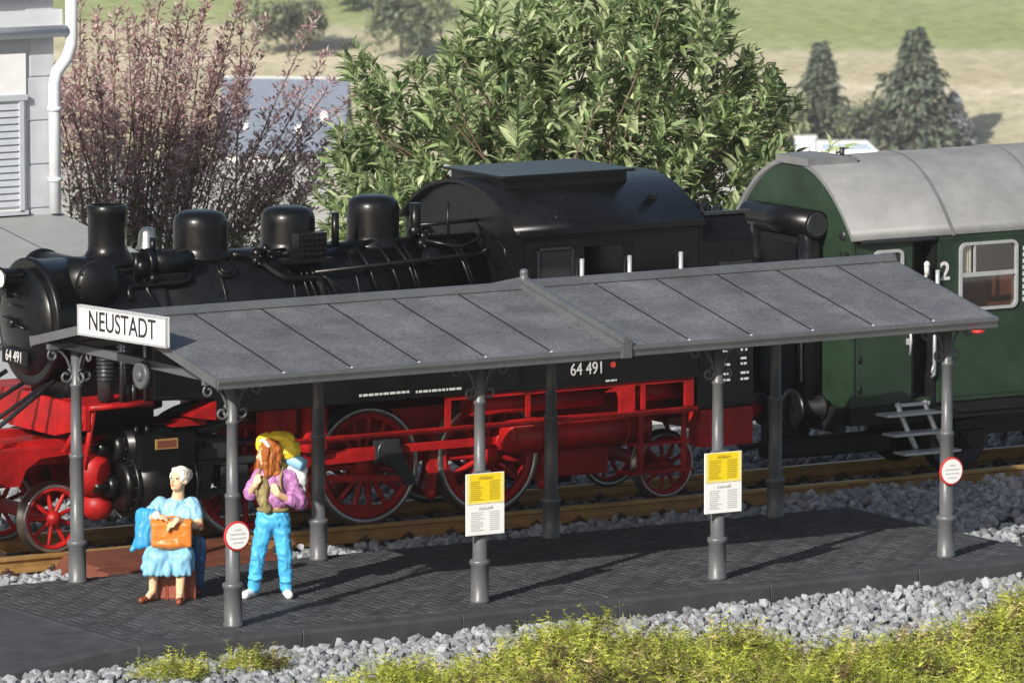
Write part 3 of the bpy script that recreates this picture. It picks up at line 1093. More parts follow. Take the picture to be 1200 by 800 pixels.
# rods of the near and far side
for s in (-1, 1):
    k = CR if s < 0 else (-CR[1], CR[0])
    yo = CY + s * 0.755
    z = RAILZ + .75 + k[1]
    b = MB()
    for a, c in ((DX[0], DX[1]), (DX[1], DX[2])):
        b.box(a + k[0], c + k[0], min(yo + s * .05, yo + s * .095), max(yo + s * .05, yo + s * .095), z - .055, z + .055, .01)
    for x in DX:
        b.cyl((x + k[0], yo + s * .03, z), (x + k[0], yo + s * .13, z), .12, n=20)
    b.build('coupling_rod', M['red'], loco)
    # connecting rod from crosshead to the middle driver
    b = MB()
    xh, zh = 3.55, .72
    xc, zc = DX[1] + k[0], z
    d = Vector((xc - xh, 0, zc - zh)).normalized()
    nrm = Vector((-d.z, 0, d.x))
    y1, y2 = yo + s * .15, yo + s * .21
    p, q = Vector((xh, 0, zh)), Vector((xc, 0, zc))
    poly = [(p - nrm * .05), (q - nrm * .085), (q + nrm * .085), (p + nrm * .05)]
    b.prism([(v.x, v.z) for v in poly], y1, y2)
    b.build('connecting_rod', M['red'], loco)
    b = MB()
    b.cyl((xc, yo + s * .02, zc), (xc, yo + s * .25, zc), .155, n=24)
    b.box(xc - .19, xc + .19, min(yo + s * .14, yo + s * .225), max(yo + s * .14, yo + s * .225), zc - .15, zc + .15, .03)
    # return crank
    ex, ez = xc + .26, zc - .36
    poly = [(xc - .10, zc + .02), (xc - .02, zc - .12), (ex - .09, ez), (ex, ez - .10), (ex + .09, ez), (xc + .14, zc + .05)]
    b.prism(poly, yo + s * .23, yo + s * .285)
    b.cyl((ex, yo + s * .22, ez), (ex, yo + s * .31, ez), .085, n=18)
    b.build('return_crank', M['darkmetal'], loco)
    b = MB()
    b.prism([(ex, ez - .045), (ex, ez + .045), (4.35, .66), (4.35, .58)], yo + s * .245, yo + s * .28)
    b.build('eccentric_rod', M['red'], loco)
    # crosshead, slide bars, piston rod
    b = MB()
    b.box(2.9, 4.15, min(yo + s * .10, yo + s * .26), max(yo + s * .10, yo + s * .26), .86, .94, .01)
    b.box(2.9, 4.15, min(yo + s * .10, yo + s * .26), max(yo + s * .10, yo + s * .26), .49, .56, .01)
    b.build('slide_bar', M['darkmetal'], loco)
    b = MB()
    b.box(3.35, 3.75, min(yo + s * .08, yo + s * .30), max(yo + s * .08, yo + s * .30), .57, .85, .03)
    b.prism([(3.45, .2), (3.62, .2), (3.72, .57), (3.38, .57)], yo + s * .16, yo + s * .24)
    b.cyl((2.8, yo + s * .18, .72), (3.4, yo + s * .18, .72), .045)
    b.build('crosshead', M['darkmetal'], loco)
    # valve gear: link bracket, radius rod, reversing gear
    b = MB()
    y1, y2 = sorted((yo + s * .12, yo + s * .34))
    b.box(3.95, 4.18, y1, y2, .78, 1.62, .03)
    b.box(4.18, 4.45, y1 + .04, y2 - .04, 1.18, 1.5, .02)
    b.box(4.55, 4.88, y1, y2, .92, 1.62, .06)
    b.build('motion_bracket', M['red'], loco)
    b = MB()
    b.prism([(4.22, .55), (4.40, .55), (4.36, 1.0), (4.42, 1.36), (4.24, 1.36), (4.16, 1.0)], y1 + .08, y2 - .10)
    b.cyl((2.7, yo + s * .2, 1.16), (4.3, yo + s * .2, 1.10), .05)
    b.cyl((2.95, yo + s * .24, 1.30), (3.6, yo + s * .24, 1.42), .085, n=14)
    b.box(3.0, 3.45, y1 + .02, y2, .95, 1.24, .04)
    b.prism([(3.08, .45), (3.22, .45), (3.3, 1.0), (3.1, 1.0)], y1 + .1, y2 - .05)
    b.build('valve_gear', M['darkmetal'], loco)
    # cylinder block
    b = MB()
    yc = CY + s * 1.03
    b.cyl((1.98, yc, .72), (2.86, yc, .72), .385, n=36)
    b.cyl((1.86, yc, .72), (1.98, yc, .72), .30, .36, n=36)
    b.cyl((1.72, yc, .72), (1.86, yc, .72), .13, .15, n=20)
    b.cyl((1.55, yc, .72), (1.75, yc, .72), .07, n=14)
    b.lathe([(.385, 0), (.40, 0), (.40, .06), (.385, .06)], (1.97, yc, .72), axis='x', n=36)
    b.lathe([(.385, 0), (.40, 0), (.40, .06), (.385, .06)], (2.80, yc, .72), axis='x', n=36)
    b.cyl((2.86, yc, .72), (3.0, yc, .72), .14, n=18)
    for kk in range(14):
        a = 2 * math.pi * kk / 14
        b.cyl((1.95, yc + .345 * math.cos(a), .72 + .345 * math.sin(a)), (1.985, yc + .345 * math.cos(a), .72 + .345 * math.sin(a)), .022, n=6)
    o = b.build('cylinder', M['black'], loco)
    b = MB()
    zc2 = 1.20
    b.cyl((1.92, yc, zc2), (2.92, yc, zc2), .25, n=28)
    b.cyl((1.78, yc, zc2), (1.92, yc, zc2), .17, .22, n=24)
    b.cyl((1.60, yc, zc2), (1.78, yc, zc2), .09, n=16)
    b.cyl((1.5, yc, zc2), (1.60, yc, zc2), .045, n=10)
    b.cyl((2.92, yc, zc2), (3.1, yc, zc2), .10, n=16)
    ya, yb = sorted((yc + s * .335, yc - s * .3))
    b.box(2.02, 2.82, ya, yb, .68, 1.38, .05)
    for kk in range(10):
        a = 2 * math.pi * kk / 10
        b.cyl((1.885, yc + .21 * math.cos(a), zc2 + .21 * math.sin(a)), (1.935, yc + .21 * math.cos(a), zc2 + .21 * math.sin(a)), .02, n=6)
    for xx in (2.05, 2.2, 2.74):
        b.cyl((xx, yc + s * .2, 1.36), (xx, yc + s * .2, 1.47), .035, n=8)
    b.build('valve_chest', M['black'], loco)
    if s < 0:
        pl = MB()
        pl.box(2.24, 2.56, yc - .352, yc - .334, 1.18, 1.31, .006)
        pb = pl.build('maker_plate', M['brass'], loco)
        pl = MB()
        pl.box(2.265, 2.535, yc - .355, yc - .3525, 1.20, 1.29)
        pl.build('plate_field', M['plank'], pb)

# frame
b = MB()
for s in (-1, 1):
    y1, y2 = sorted((CY + s * .50, CY + s * .56))
    b.prism([(-.25, .78), (0.55, .78), (0.62, .98), (1.7, .98), (1.9, .35), (2.9, .35), (3.1, .62), (8.6, .62), (9.1, .9), (10.8, .9), (11.0, .55), (11.0, 1.35), (-.25, 1.28)], y1, y2)
b.box(1.4, 10.8, CY - .5, CY + .5, 1.0, 1.06)
b.box(8.0, 9.3, CY - .7, CY - .55, .28, .72, .03)
b.build('frame', M['red'], loco)
# front end: frame plate over the carrying wheel, buffer beam, apron
b = MB()
for s in (-1, 1):
    y1, y2 = sorted((CY + s * .80, CY + s * .98))
    b.prism([(-.28, .80), (.55, .80), (.64, 1.0), (.85, 1.13), (1.3, 1.15), (1.6, 1.12), (1.6, 1.24), (-.28, 1.24)], y1, y2)
    b.ell((1.62, CY + s * .82, .90), (.26, .30, .32))
    b.ell((1.75, CY + s * .72, .45), (.22, .25, .2))
b.box(-.28, 1.6, CY - .8, CY + .8, 1.16, 1.23)
for s in (-1, 1):
    b.tube([(1.30, CY + s * 1.36, 1.72), (1.05, CY + s * 1.2, 1.22)], .045, 6)
    b.tube([(1.36, CY + s * 1.40, 1.74), (1.28, CY + s * 1.3, 1.0)], .04, 6)
b.build('front_frame', M['red'], loco)
b = MB()
b.box(-.42, -.285, CY - 1.5, CY + 1.5, .72, 1.22, .015)
b.build('buffer_beam', M['red'], loco)
b = MB()
b.prism([(SY + .02, 1.50), (SY + .02, 1.80), (2 * CY - SY - .02, 1.80), (2 * CY - SY - .02, 1.50), (CY + .95, 1.42), (CY + .6, 1.34), (CY - .6, 1.34), (CY - .95, 1.42)], 1.24, 1.30, axis='x')
b.box(1.30, 2.16, SY, CY - .55, 1.745, 1.79)
b.box(1.30, 2.16, CY + .55, 2 * CY - SY, 1.745, 1.79)
b.tube([(1.28, SY, 1.775), (2.17, SY, 1.775)], .036, 8)
b.build('running_board', M['red'], loco)
b = MB()
for s in (-1, 1):
    b.tube([(1.22, CY + s * .62, 2.02), (-.1, CY + s * .82, 1.24)], .032, 8)
    b.tube([(1.25, CY + s * .25, 1.9), (0.0, CY + s * .35, 1.24)], .03, 8)
b.build('smokebox_stay', M['darkmetal'], loco)


def buffer(x, y, d, m):
    b = MB()
    b.lathe([(.16, 0), (.16, .05), (.115, .07), (.115, .34), (.09, .35), (.07, .36), (.07, .46)], (x, y, .98), axis='x', n=24) if d > 0 else b.lathe([(.16, 0), (.16, -.05), (.115, -.07), (.115, -.34), (.09, -.35), (.07, -.36), (.07, -.46)], (x, y, .98), axis='x', n=24)
    o = b.build('buffer', m, loco)
    b = MB()
    b.lathe([(0, .44 * d), (.2, .44 * d), (.215, .45 * d), (.215, .475 * d), (.15, .49 * d), (0, .50 * d)], (x, y, .98), axis='x', n=28)
    b.build('buffer_head', M['darkmetal'], o)


for s in (-1, 1):
    buffer(-.42, CY + s * .88, -1, M['red'])
    buffer(11.08, CY + s * .88, 1, M['red'])
b = MB()
b.tube([(-.42, CY, .95), (-.62, CY, .93), (-.68, CY, .8), (-.62, CY, .70)], .045, 8)
b.build('coupling_hook', M['darkmetal'], loco)
# boiler
b = MB()
b.lathe([(.70, 2.75), (.735, 2.78), (.735, 7.62)], (0, CY, BZ), axis='x', n=64)
b.build('boiler', M['black'], loco)
b = MB()
for x in (3.62, 4.62, 5.55, 6.42, 7.2):
    b.lathe([(.736, 0), (.742, 0.004), (.742, .046), (.736, .05)], (x, CY, BZ), axis='x', n=64)
b.build('boiler_band', M['black'], loco)
b = MB()
b.lathe([(.77, 1.19), (.80, 1.2), (.80, 1.27), (.775, 1.29), (.765, 2.74), (.775, 2.75), (.775, 2.80), (.73, 2.81)], (0, CY, BZ), axis='x', n=64)
b.box(1.5, 2.7, CY - .5, CY + .5, 1.2, 2.2)
b.build('smokebox', M['black'], loco)
b = MB()
b.lathe([(0, 1.02), (.2, 1.025), (.45, 1.06), (.60, 1.12), (.66, 1.17), (.68, 1.20)], (0, CY, BZ), axis='x', n=56)
for z in (BZ - .35, BZ + .35):
    b.tube([(1.10, CY + .66, z), (1.06, CY + .2, z), (1.04, CY - .1, z)], .03, 6)
b.tube([(1.0, CY - .28, BZ - .05), (.98, CY, BZ), (1.0, CY + .28, BZ + .05)], .02, 6)
b.cyl((.93, CY, BZ), (1.03, CY, BZ), .06)
b.tube([(1.12, CY + .5, BZ + .18), (1.0, CY, BZ + .22), (1.12, CY - .5, BZ + .18)], .018, 6)
dr = b.build('smokebox_door', M['black'], loco)
b = MB()
b.box(1.0, 1.03, CY - .33, CY + .33, BZ - .52, BZ - .33, .008)
b.build('number_plate', M['blackm'], dr)
text('number_lettering', '64 491', .2, (.995, CY, BZ - .425), M['whiteink'], dr, FACE_LEFT, .8)
# top headlight and its bracket
def headlight(p, body):
    b = MB()
    x, y, z = p
    b.lathe([(0.10, .30), (.125, .25), (.13, .02), (.145, .0), (.145, -.02), (.12, -.02)], p, axis='x', n=24)
    b.box(x + .05, x + .2, y - .04, y + .04, z - .24, z - .12)
    o = b.build('headlight', body, loco)
    b = MB()
    b.lathe([(0, -.035), (.08, -.03), (.122, -.015), (.122, -.005), (0, -.004)], p, axis='x', n=24)
    b.build('lens', M['lampglass'], o)


headlight((.84, CY + .02, 3.26), M['black'])
for s in (-1, 1):
    headlight((-.35, CY + s * .95, 1.46), M['black'])
b = MB()
b.box(.85, 1.3, CY - .1, CY + .14, 3.06, 3.10)
b.tube([(.95, CY - .08, 3.08), (1.2, CY - .08, 2.95)], .03, 6)
b.build('lamp_bracket', M['black'], loco)
# chimney, domes, bell
def turned(name, prof, x, y, m, n=40):
    b = MB()
    b.lathe(prof, (x, y, 0), n=n)
    return b.build(name, m, loco)


turned('chimney', [(.42, 3.36), (.36, 3.42), (.29, 3.47), (.25, 3.54), (.245, 3.6), (.245, 3.98), (.255, 4.0), (.255, 4.09), (.245, 4.10), (.215, 4.10), (.21, 3.6), (0, 3.6)], 2.33, CY, M['black'])
for x, r, zt in ((3.66, .345, 3.96), (4.93, .345, 3.94), (6.18, .335, 4.01)):
    turned('boiler_dome', [(r + .07, 3.34), (r + .04, 3.40), (r + .005, 3.46), (r, 3.5), (r, zt - .20), (r * .985, zt - .14), (r * .93, zt - .08), (r * .8, zt - .035), (r * .55, zt - .008), (.12, zt), (0, zt)], x, CY, M['black'], 48)
turned('bell', [(.0, 3.50), (.15, 3.50), (.15, 3.53), (.125, 3.56), (.115, 3.68), (.10, 3.74), (.06, 3.785), (0, 3.80)], 2.87, CY - .05, M['steel'], 28)
b = MB()
b.cyl((2.87, CY - .05, 3.38), (2.87, CY - .05, 3.5), .05)
b.cyl((2.87, CY - .35, 3.36), (2.87, CY + .1, 3.42), .05)
b.build('bell_stand', M['black'], loco)
# feedwater heater across the smokebox, its round end cover
b = MB()
b.cyl((1.80, CY - .74, 3.20), (1.80, CY + .74, 3.20), .285, n=40)
b.lathe([(.285, -.70), (.31, -.71), (.31, -.76), (.27, -.79), (.20, -.84), (.1, -.865), (0, -.87)], (1.80, CY, 3.20), axis='y', n=40)
b.lathe([(.285, .70), (.31, .71), (.31, .76), (.27, .79), (.20, .84), (.1, .865), (0, .87)], (1.80, CY, 3.20), axis='y', n=40)
for k in range(12):
    a = 2 * math.pi * k / 12
    b.cyl((1.80 + .288 * math.cos(a), CY - .74, 3.20 + .288 * math.sin(a)), (1.80 + .288 * math.cos(a), CY - .785, 3.20 + .288 * math.sin(a)), .02, n=6)
b.build('feedwater_heater', M['black'], loco)
# turbo generator and valves behind the chimney
b = MB()
yg = CY - .52
b.cyl((2.62, yg, 3.40), (3.16, yg, 3.40), .15, n=24)
b.cyl((2.56, yg, 3.40), (2.64, yg, 3.40), .19, n=24)
b.cyl((3.16, yg, 3.40), (3.24, yg, 3.40), .11, n=20)
b.box(2.7, 3.1, yg - .12, yg + .12, 3.12, 3.27, .02)
b.cyl((2.68, yg - .02, 3.5), (2.68, yg - .02, 3.72), .04)
b.ell((2.5, yg - .06, 3.36), (.1, .1, .12))
b.cyl((2.44, yg - .04, 3.2), (2.44, yg - .04, 3.55), .05)
b.ell((2.62, yg - .15, 3.22), (.07, .06, .07))
b.build('turbo_generator', M['black'], loco)


def pipe(pts, r, m='black', name='pipe'):
    # rounded polyline
    P = [Vector(p) for p in pts]
    out = [P[0]]
    for a, c, e in zip(P, P[1:], P[2:]):
        k = min(.12, (c - a).length * .45, (e - c).length * .45)
        q0, q1 = c + (a - c).normalized() * k, c + (e - c).normalized() * k
        for t in (0, .25, .5, .75, 1):
            out.append((q0.lerp(c, t)).lerp(c.lerp(q1, t), t))
    out.append(P[-1])
    b = MB()
    b.tube(out, r, 8)
    return b.build(name, M[m], loco)


def on_boiler(x, a, r=.80):
    """point beside the boiler, angle A up from the horizontal on the near side"""
    return (x, CY - r * math.cos(R(a)), BZ + r * math.sin(R(a)))


pipe([on_boiler(2.25, 20), on_boiler(2.25, 34), on_boiler(3.0, 34), on_boiler(3.16, 38), on_boiler(3.16, 72, .79), on_boiler(3.45, 76, .78)], .042)
pipe([on_boiler(2.6, 58), on_boiler(2.5, 30), on_boiler(2.62, 12), on_boiler(2.75, 0)], .03)
pipe([on_boiler(3.9, 62), on_boiler(4.15, 62), on_boiler(4.5, 30), on_boiler(5.0, 30), on_boiler(5.02, 0)], .05)
pipe([on_boiler(2.0, 48), on_boiler(2.15, 55), on_boiler(2.3, 50), on_boiler(2.45, 52)], .02)
pipe([on_boiler(4.9, 33, .85), on_boiler(7.4, 40, .85), on_boiler(7.5, 42, .95)], .03, name='handrail')
pipe([on_boiler(5.0, 62, .82), on_boiler(6.0, 70, .80), on_boiler(7.5, 66, .82)], .028)
pipe([on_boiler(3.95, 66, .80), on_boiler(4.7, 66, .80)], .02)
for k in range(5):
    x = 4.72 + k * .075
    pipe([on_boiler(x, 62), on_boiler(x + .03, 42), on_boiler(x + .05 + k * .02, 20), on_boiler(x + .12 + k * .04, 2)], .017, name='lubricator_pipe')
for x in (5.72, 6.05, 6.3, 7.1):
    pipe([on_boiler(x, 66, .78), on_boiler(x + .04, 40, .78), on_boiler(x + .10, 10, .78)], .022)
pipe([on_boiler(4.9, 40, .81), on_boiler(5.35, 14, .8), on_boiler(5.5, 2, .8)], .025)
pipe([on_boiler(6.7, 60, .85), on_boiler(7.1, 45, .9), on_boiler(7.45, 52, .95), on_boiler(7.55, 70, .95)], .025)
b = MB()
for x, a in ((3.72, 46), (6.72, 44)):
    p = Vector(on_boiler(x, a, .72))
    q = Vector(on_boiler(x, a, .80))
    d = (q - p).normalized()
    b.cyl(p, q, .13, n=28)
    b.cyl(q, q + d * .015, .10, .08, n=28)
b.build('washout_plug', M['black'], loco)
# feed pump with rows of valves on the near side of the second dome
b = MB()
yb_ = CY - .60
b.box(4.46, 5.16, yb_ - .18, yb_ + .12, 3.30, 3.345)
for i in range(7):
    for j in range(4):
        b.cyl((4.72 + i * .055, yb_ - .10, 3.40 + j * .065), (4.72 + i * .055, yb_ - .145, 3.40 + j * .065), .016, n=6)
b.box(4.69, 5.10, yb_ - .10, yb_ + .1, 3.345, 3.66, .01)
b.build('oil_pump', M['black'], loco)
b = MB()
for x, y, z, r in ((4.22, CY - .45, 3.42, .08), (4.32, CY - .5, 3.48, .06), (4.15, CY - .55, 3.34, .06), (4.40, CY - .42, 3.4, .07), (6.62, CY - .30, 3.55, .09), (6.72, CY - .35, 3.48, .07), (6.85, CY - .2, 3.52, .08), (6.66, CY - .4, 3.40, .06)):
    b.ell((x, y, z), (r, r, r), seg=12)
    b.cyl((x, y, z), (x + .02, y - .1, z - .05), .02, n=8)
b.cyl((6.66, CY - .25, 3.4), (6.66, CY - .25, 3.9), .07, n=14)
b.cyl((5.42, CY - .35, 3.42), (5.42, CY - .35, 3.86), .05, n=12)
b.tube([(6.7, CY - .3, 3.62), (7.55, CY - .35, 3.64)], .025, 8)
b.tube([(7.1, CY - .33, 3.35), (7.1, CY - .33, 3.9)], .02, 8)
b.build('boiler_valve', M['black'], loco)
# side tanks
for s in (-1, 1):
    b = MB()
    y1, y2 = sorted((CY + s * 1.44, CY + s * .74))
    b.prism([(2.18, 1.80), (3.05, 1.76), (3.07, 1.56), (7.52, 1.56), (7.52, 2.56), (2.18, 2.56)], y1, y2)
    o = b.build('side_tank', M['black'], loco)
    add_bevel(o, .02)
    if s < 0:
        near_tank = o
        b = MB()
        z = 1.86
        while z < 2.55:
            b.ell((2.205, SY - .001, z), (.009, .006, .009), seg=6)
            z += .045
        x = 2.25
        while x < 3.05:
            b.ell((x, SY - .001, 1.845 - .04 * (x - 2.2)), (.009, .006, .009), seg=6)
            x += .045
        b.build('rivet_row', M['black'], o)
        text('number_lettering', '64 491', .225, (8.50, SY - .016, 1.77), M['whiteink'], loco, FACE_FRONT, .82)
# small step under the tank front
b = MB()
b.prism([(2.70, 1.56), (3.07, 1.74), (3.07, 1.50)], SY + .0, SY + .30)
b.prism([(2.72, 1.52), (2.95, 1.52), (3.0, 1.44), (2.5, 1.44)], SY + .1, SY + .35)
b.build('tank_step', M['red'], loco)
# air pumps ahead of the tank
b = MB()
for x, z0, z1, r in ((1.66, 1.82, 2.35, .10), (1.93, 1.95, 2.55, .085)):
    b.cyl((x, SY + .28, z0), (x, SY + .28, z1), r, n=20)
    for z in np.arange(z0 + .25, z1, .05):
        b.cyl((x, SY + .28, z), (x, SY + .28, z + .02), r * 1.15, n=20)
b.cyl((1.80, SY + .12, 1.78), (1.80, SY + .12, 2.6), .022)
b.cyl((2.12, SY + .10, 1.78), (2.12, SY + .10, 2.5), .022)
for x in (1.64, 1.86, 1.94, 2.02):
    b.cyl((x, SY + .22, 1.80), (x, SY + .22, 2.0), .035, n=10)
b.build('air_pump', M['darkmetal'], loco)

# cab
X0, X1 = 7.53, 10.22
b = MB()
T = .03
for s in (-1, 1):
    y1, y2 = sorted((CY + s * 1.44, CY + s * (1.44 - T)))
    b.box(X0, X1, y1, y2, 1.56, 2.62)                       # lower sheet
    b.box(X0, X1, y1, y2, 3.34, 3.54)
    for x0, x1 in ((X0, 7.76), (8.30, 8.46), (9.06, 9.22), (9.86, X1)):
        b.box(x0, x1, y1, y2, 2.62, 3.34)
# end walls with arched top
def arch(hw, z_e, z_c, n=22, y_off=0):
    return [(CY - hw + 2 * hw * k / n, z_e + (z_c - z_e) * (1 - abs(2 * k / n - 1) ** 2.3)) for k in range(n + 1)]


for x in (X0, X1 - T):
    b.prism([(CY + 1.41, 1.6), (CY - 1.41, 1.6)] + arch(1.41, 3.5, 4.06), x, x + T, axis='x')
b.box(X0, X1, CY - 1.4, CY + 1.4, 1.58, 1.64)
cab = b.build('cab', M['black'], loco)
b = MB()
for y in (CY - .88, CY + .88):
    b.lathe([(.155, -.02), (.185, -.02), (.185, .005), (.155, .005)], (X0, y, 3.24), axis='x', n=24)
b.build('spectacle_window', M['black'], cab)
b = MB()
for y in (CY - .88, CY + .88):
    b.lathe([(0, -.012), (.155, -.012), (.155, -.004), (0, -.004)], (X0, y, 3.24), axis='x', n=24)
b.build('spectacle_glass', M['glassy'], cab)
for x0, x1 in ((7.76, 8.30),):
    b = MB()
    b.box(x0, x1, SY + .012, SY + .018, 2.62, 3.34)
    b.build('side_window', M['darkglass'], cab)
    b = MB()
    for xx in (x0, x1 - .03):
        b.box(xx, xx + .03, SY - .012, SY + .0, 2.60, 3.36)
    b.box(x0, x1, SY - .012, SY, 3.33, 3.36)
    b.box(x0, x1, SY - .012, SY, 2.60, 2.63)
    b.build('window_frame', M['darkmetal'], cab)
b = MB()
b.lathe([(.16, -.02), (.185, -.02), (.185, .0), (.16, .0)], (8.04, SY + .04, 3.0), axis='y', n=24)
b.ell((8.06, SY + .06, 2.98), (.13, .01, .13))
b.build('round_pane', M['darkmetal'], cab)
b = MB()
for x in (8.40, 9.12, 9.90):
    b.tube([(x, SY - .045, 2.35), (x, SY - .045, 3.2)], .030, 8)
    for z in (2.4, 3.15):
        b.cyl((x, SY, z), (x, SY - .045, z), .016, n=8)
b.build('grab_rail', M['alu'], cab)
b = MB()
b.box(8.42, 9.16, SY - .03, SY, 3.345, 3.40, .006)
b.box(X0 - .05, X1 + .05, SY - .075, SY + .02, 3.52, 3.60, .015)
b.box(X0 - .05, X1 + .05, 2 * CY - SY - .02, 2 * CY - SY + .075, 3.52, 3.60, .015)
for x in (X0 - .015, X1 - .01):
    b.box(x, x + .03, SY - .02, SY + .01, 1.56, 3.54)
b.build('drip_rail', M['black'], cab)
b = MB()
up_, lo_ = arch(1.49, 3.56, 4.13), arch(1.45, 3.53, 4.09)
b.prism(up_ + lo_[::-1], X0 - .10, X1 + .06, axis='x')
rf = b.build('cab_roof', M['black'], loco)
for p in rf.data.polygons:
    p.use_smooth = abs(p.normal.x) < .5
b = MB()
b.box(7.72, 9.62, CY - .62, CY + .62, 4.02, 4.19)
b.box(7.66, 9.68, CY - .74, CY + .74, 4.19, 4.225, .01)
for i in range(18):
    for y in (CY - .628, CY + .628):
        b.ell((7.8 + i * .1, y, 4.13), (.014, .01, .014), seg=6)
b.build('roof_vent', M['black'], rf)
b = MB()
b.box(9.7, 9.78, CY - 1.1, CY - 1.02, 3.85, 3.92)
b.tube([(8.1, CY - 1.25, 3.76), (8.17, CY - 1.33, 3.70)], .02, 6)
b.build('roof_bracket', M['black'], rf)
# floor, firebox front and a dark back inside the cab
b = MB()
b.box(X0 + .05, X0 + .9, CY - .7, CY + .7, 1.7, 3.4)
b.build('boiler_backhead', M['blackm'], cab)

# bunker
b = MB()
b.box(X1 + .005, 11.06, SY + .01, 2 * CY - SY - .01, 1.12, 3.30)
b.prism([(SY + .01, 3.30), (SY + .20, 3.62), (2 * CY - SY - .2, 3.62), (2 * CY - SY - .01, 3.30)], X1 + .03, 11.04, axis='x')
bk = b.build('coal_bunker', M['black'], loco)
add_bevel(bk, .015)
b = MB()
b.box(X1 + .3, 11.02, SY - .012, SY + .01, 2.98, 3.02)
b.box(X1 + .2, 11.1, SY + .15, SY + .23, 3.62, 3.66)
b.tube([(11.10, SY + .12, 2.2), (11.10, SY + .12, 3.5)], .022, 8)
b.tube([(11.10, SY + .45, 1.3), (11.10, SY + .45, 3.5)], .022, 8)
b.build('bunker_rail', M['darkmetal'], bk)
coal = MB()
rc = random.Random(5)
for i in range(90):
    V_, F_ = STONES[rc.randrange(len(STONES))]
    o_ = Vector((rc.uniform(X1 + .15, 10.95), rc.uniform(SY + .35, 2 * CY - SY - .35), 3.60 + rc.uniform(-.02, .06)))
    coal._new([o_ + Vector(v) * .09 for v in V_], F_.tolist())
coal.build('coal', M['blackm'], bk)
rr = random.Random(21)
b = MB()
dashes(b, 5.12, 5.85, SY - .014, 1.665, .030, rr, gap=.6)
dashes(b, 5.95, 6.62, SY - .014, 1.655, .030, rr, gap=.6)
dashes(b, 8.78, 8.95, SY - .014, 1.60, .024, rr, gap=.6)
for k, z in enumerate((2.04, 1.93, 1.86, 1.74, 1.66)):
    z -= .18
    if k != 1:
        dashes(b, 10.50, 10.50 + rr.uniform(.14, .26), SY + .008, z, .030, rr, gap=.6)
    dashes(b, 10.86, 10.86 + rr.uniform(.08, .13), SY + .008, z, .030, rr, gap=.6)
b.build('small_lettering', M['whiteink'], loco)
b = MB()
b.cyl((8.90, SY, 1.80), (8.90, SY - .012, 1.80), .038, n=16)
b.build('red_dot', M['signred'], loco)
# red valance with long cut-outs under tank and cab
b = MB()
y1, y2 = SY + .04, SY + .07
b.box(6.42, 10.16, y1, y2, 1.50, 1.56)
b.box(6.42, 6.50, y1, y2, 1.12, 1.50)
b.box(7.62, 7.68, y1, y2, 1.20, 1.50)
b.prism([(8.95, 1.50), (8.82, 1.44), (8.98, 1.44), (9.02, 1.36), (9.02, 1.16), (9.26, 1.16), (9.26, 1.50)], y1, y2)
b.box(9.36, 9.42, y1, y2, 1.18, 1.50)
b.box(10.02, 10.16, y1, y2, 1.18, 1.50)
b.box(4.0, 10.22, y1 - .01, y2 + .02, 1.10, 1.165)
b.build('valance', M['red'], loco)
b = MB()
b.cyl((6.9, SY + .35, 1.36), (8.9, SY + .35, 1.36), .13, n=24)
b.cyl((9.3, SY + .35, 1.36), (10.1, SY + .35, 1.36), .13, n=24)
b.build('brake_pipe_tank', M['red'], loco)
b = MB()
b.cyl((7.55, SY + .34, .92), (9.55, SY + .34, .92), .22, n=32)
b.ell((7.55, SY + .34, .92), (.10, .22, .22))
b.ell((9.55, SY + .34, .92), (.10, .22, .22))
for x in (7.9, 9.2):
    b.lathe([(.222, 0), (.23, .0), (.23, .05), (.222, .05)], (x, SY + .34, .92), axis='x', n=32)
b.build('air_tank', M['red'], loco)
# cab steps
b = MB()
for x in (9.34, 10.0):
    b.box(x, x + .06, SY + .06, SY + .10, .36, 1.12)
b.box(9.18, 10.12, SY + .0, SY + .28, .34, .38)
b.box(9.28, 10.12, SY + .04, SY + .28, .70, .735)
b.build('cab_step', M['red'], loco)
# rear frame end
b = MB()
b.box(10.26, 11.06, SY + .02, SY + .32, .62, 1.115, .012)
b.box(10.26, 11.06, 2 * CY - SY - .32, 2 * CY - SY - .02, .62, 1.115, .012)
b.box(10.96, 11.08, SY + .32, 2 * CY - SY - .32, .66, 1.115)
b.build('rear_beam', M['red'], loco)
# brake gear
b = MB()
for x in (4.86, 6.62, 8.30):
    for y in (CY - .66, CY + .66):
        b.prism([(x - .07, .22), (x + .05, .2), (x + .09, .55), (x + .10, 1.0), (x - .02, 1.0), (x - .04, .55)], y - .06, y + .06)
        b.ell((x, y - .02, .22), (.075, .1, .085), seg=10)
b.build('brake_hanger', M['red'], loco)
b = MB()
b.prism([(7.9, .35), (9.4, .55), (9.4, .70), (8.6, .72), (7.9, .62)], CY - .5, CY + .5)
b.build('ash_pan', M['red'], loco)
b = MB()
b.box(8.25, 8.9, CY - .45, CY + .45, .16, .40, .03)
b.build('ash_hopper', M['blackm'], loco)

# ------------------------------------------------------------------ coach
coach = empty('railway_coach', (17, GY, RAILZ), 0, 'dark green passenger coach with grey arched roof coupled behind the engine', 'coach')
KX0, KX1 = 12.62, 24.0
b = MB()
HW = 1.44


def coach_sec(hw, zb, ze, zc, n=24):
    return [(CY + hw, zb), (CY - hw, zb), (CY - hw, ze)] + [(CY - hw + 2 * hw * k / n, ze + (zc - ze) * (1 - abs(2 * k / n - 1) ** 2.1)) for k in range(1, n)] + [(CY + hw, ze)]


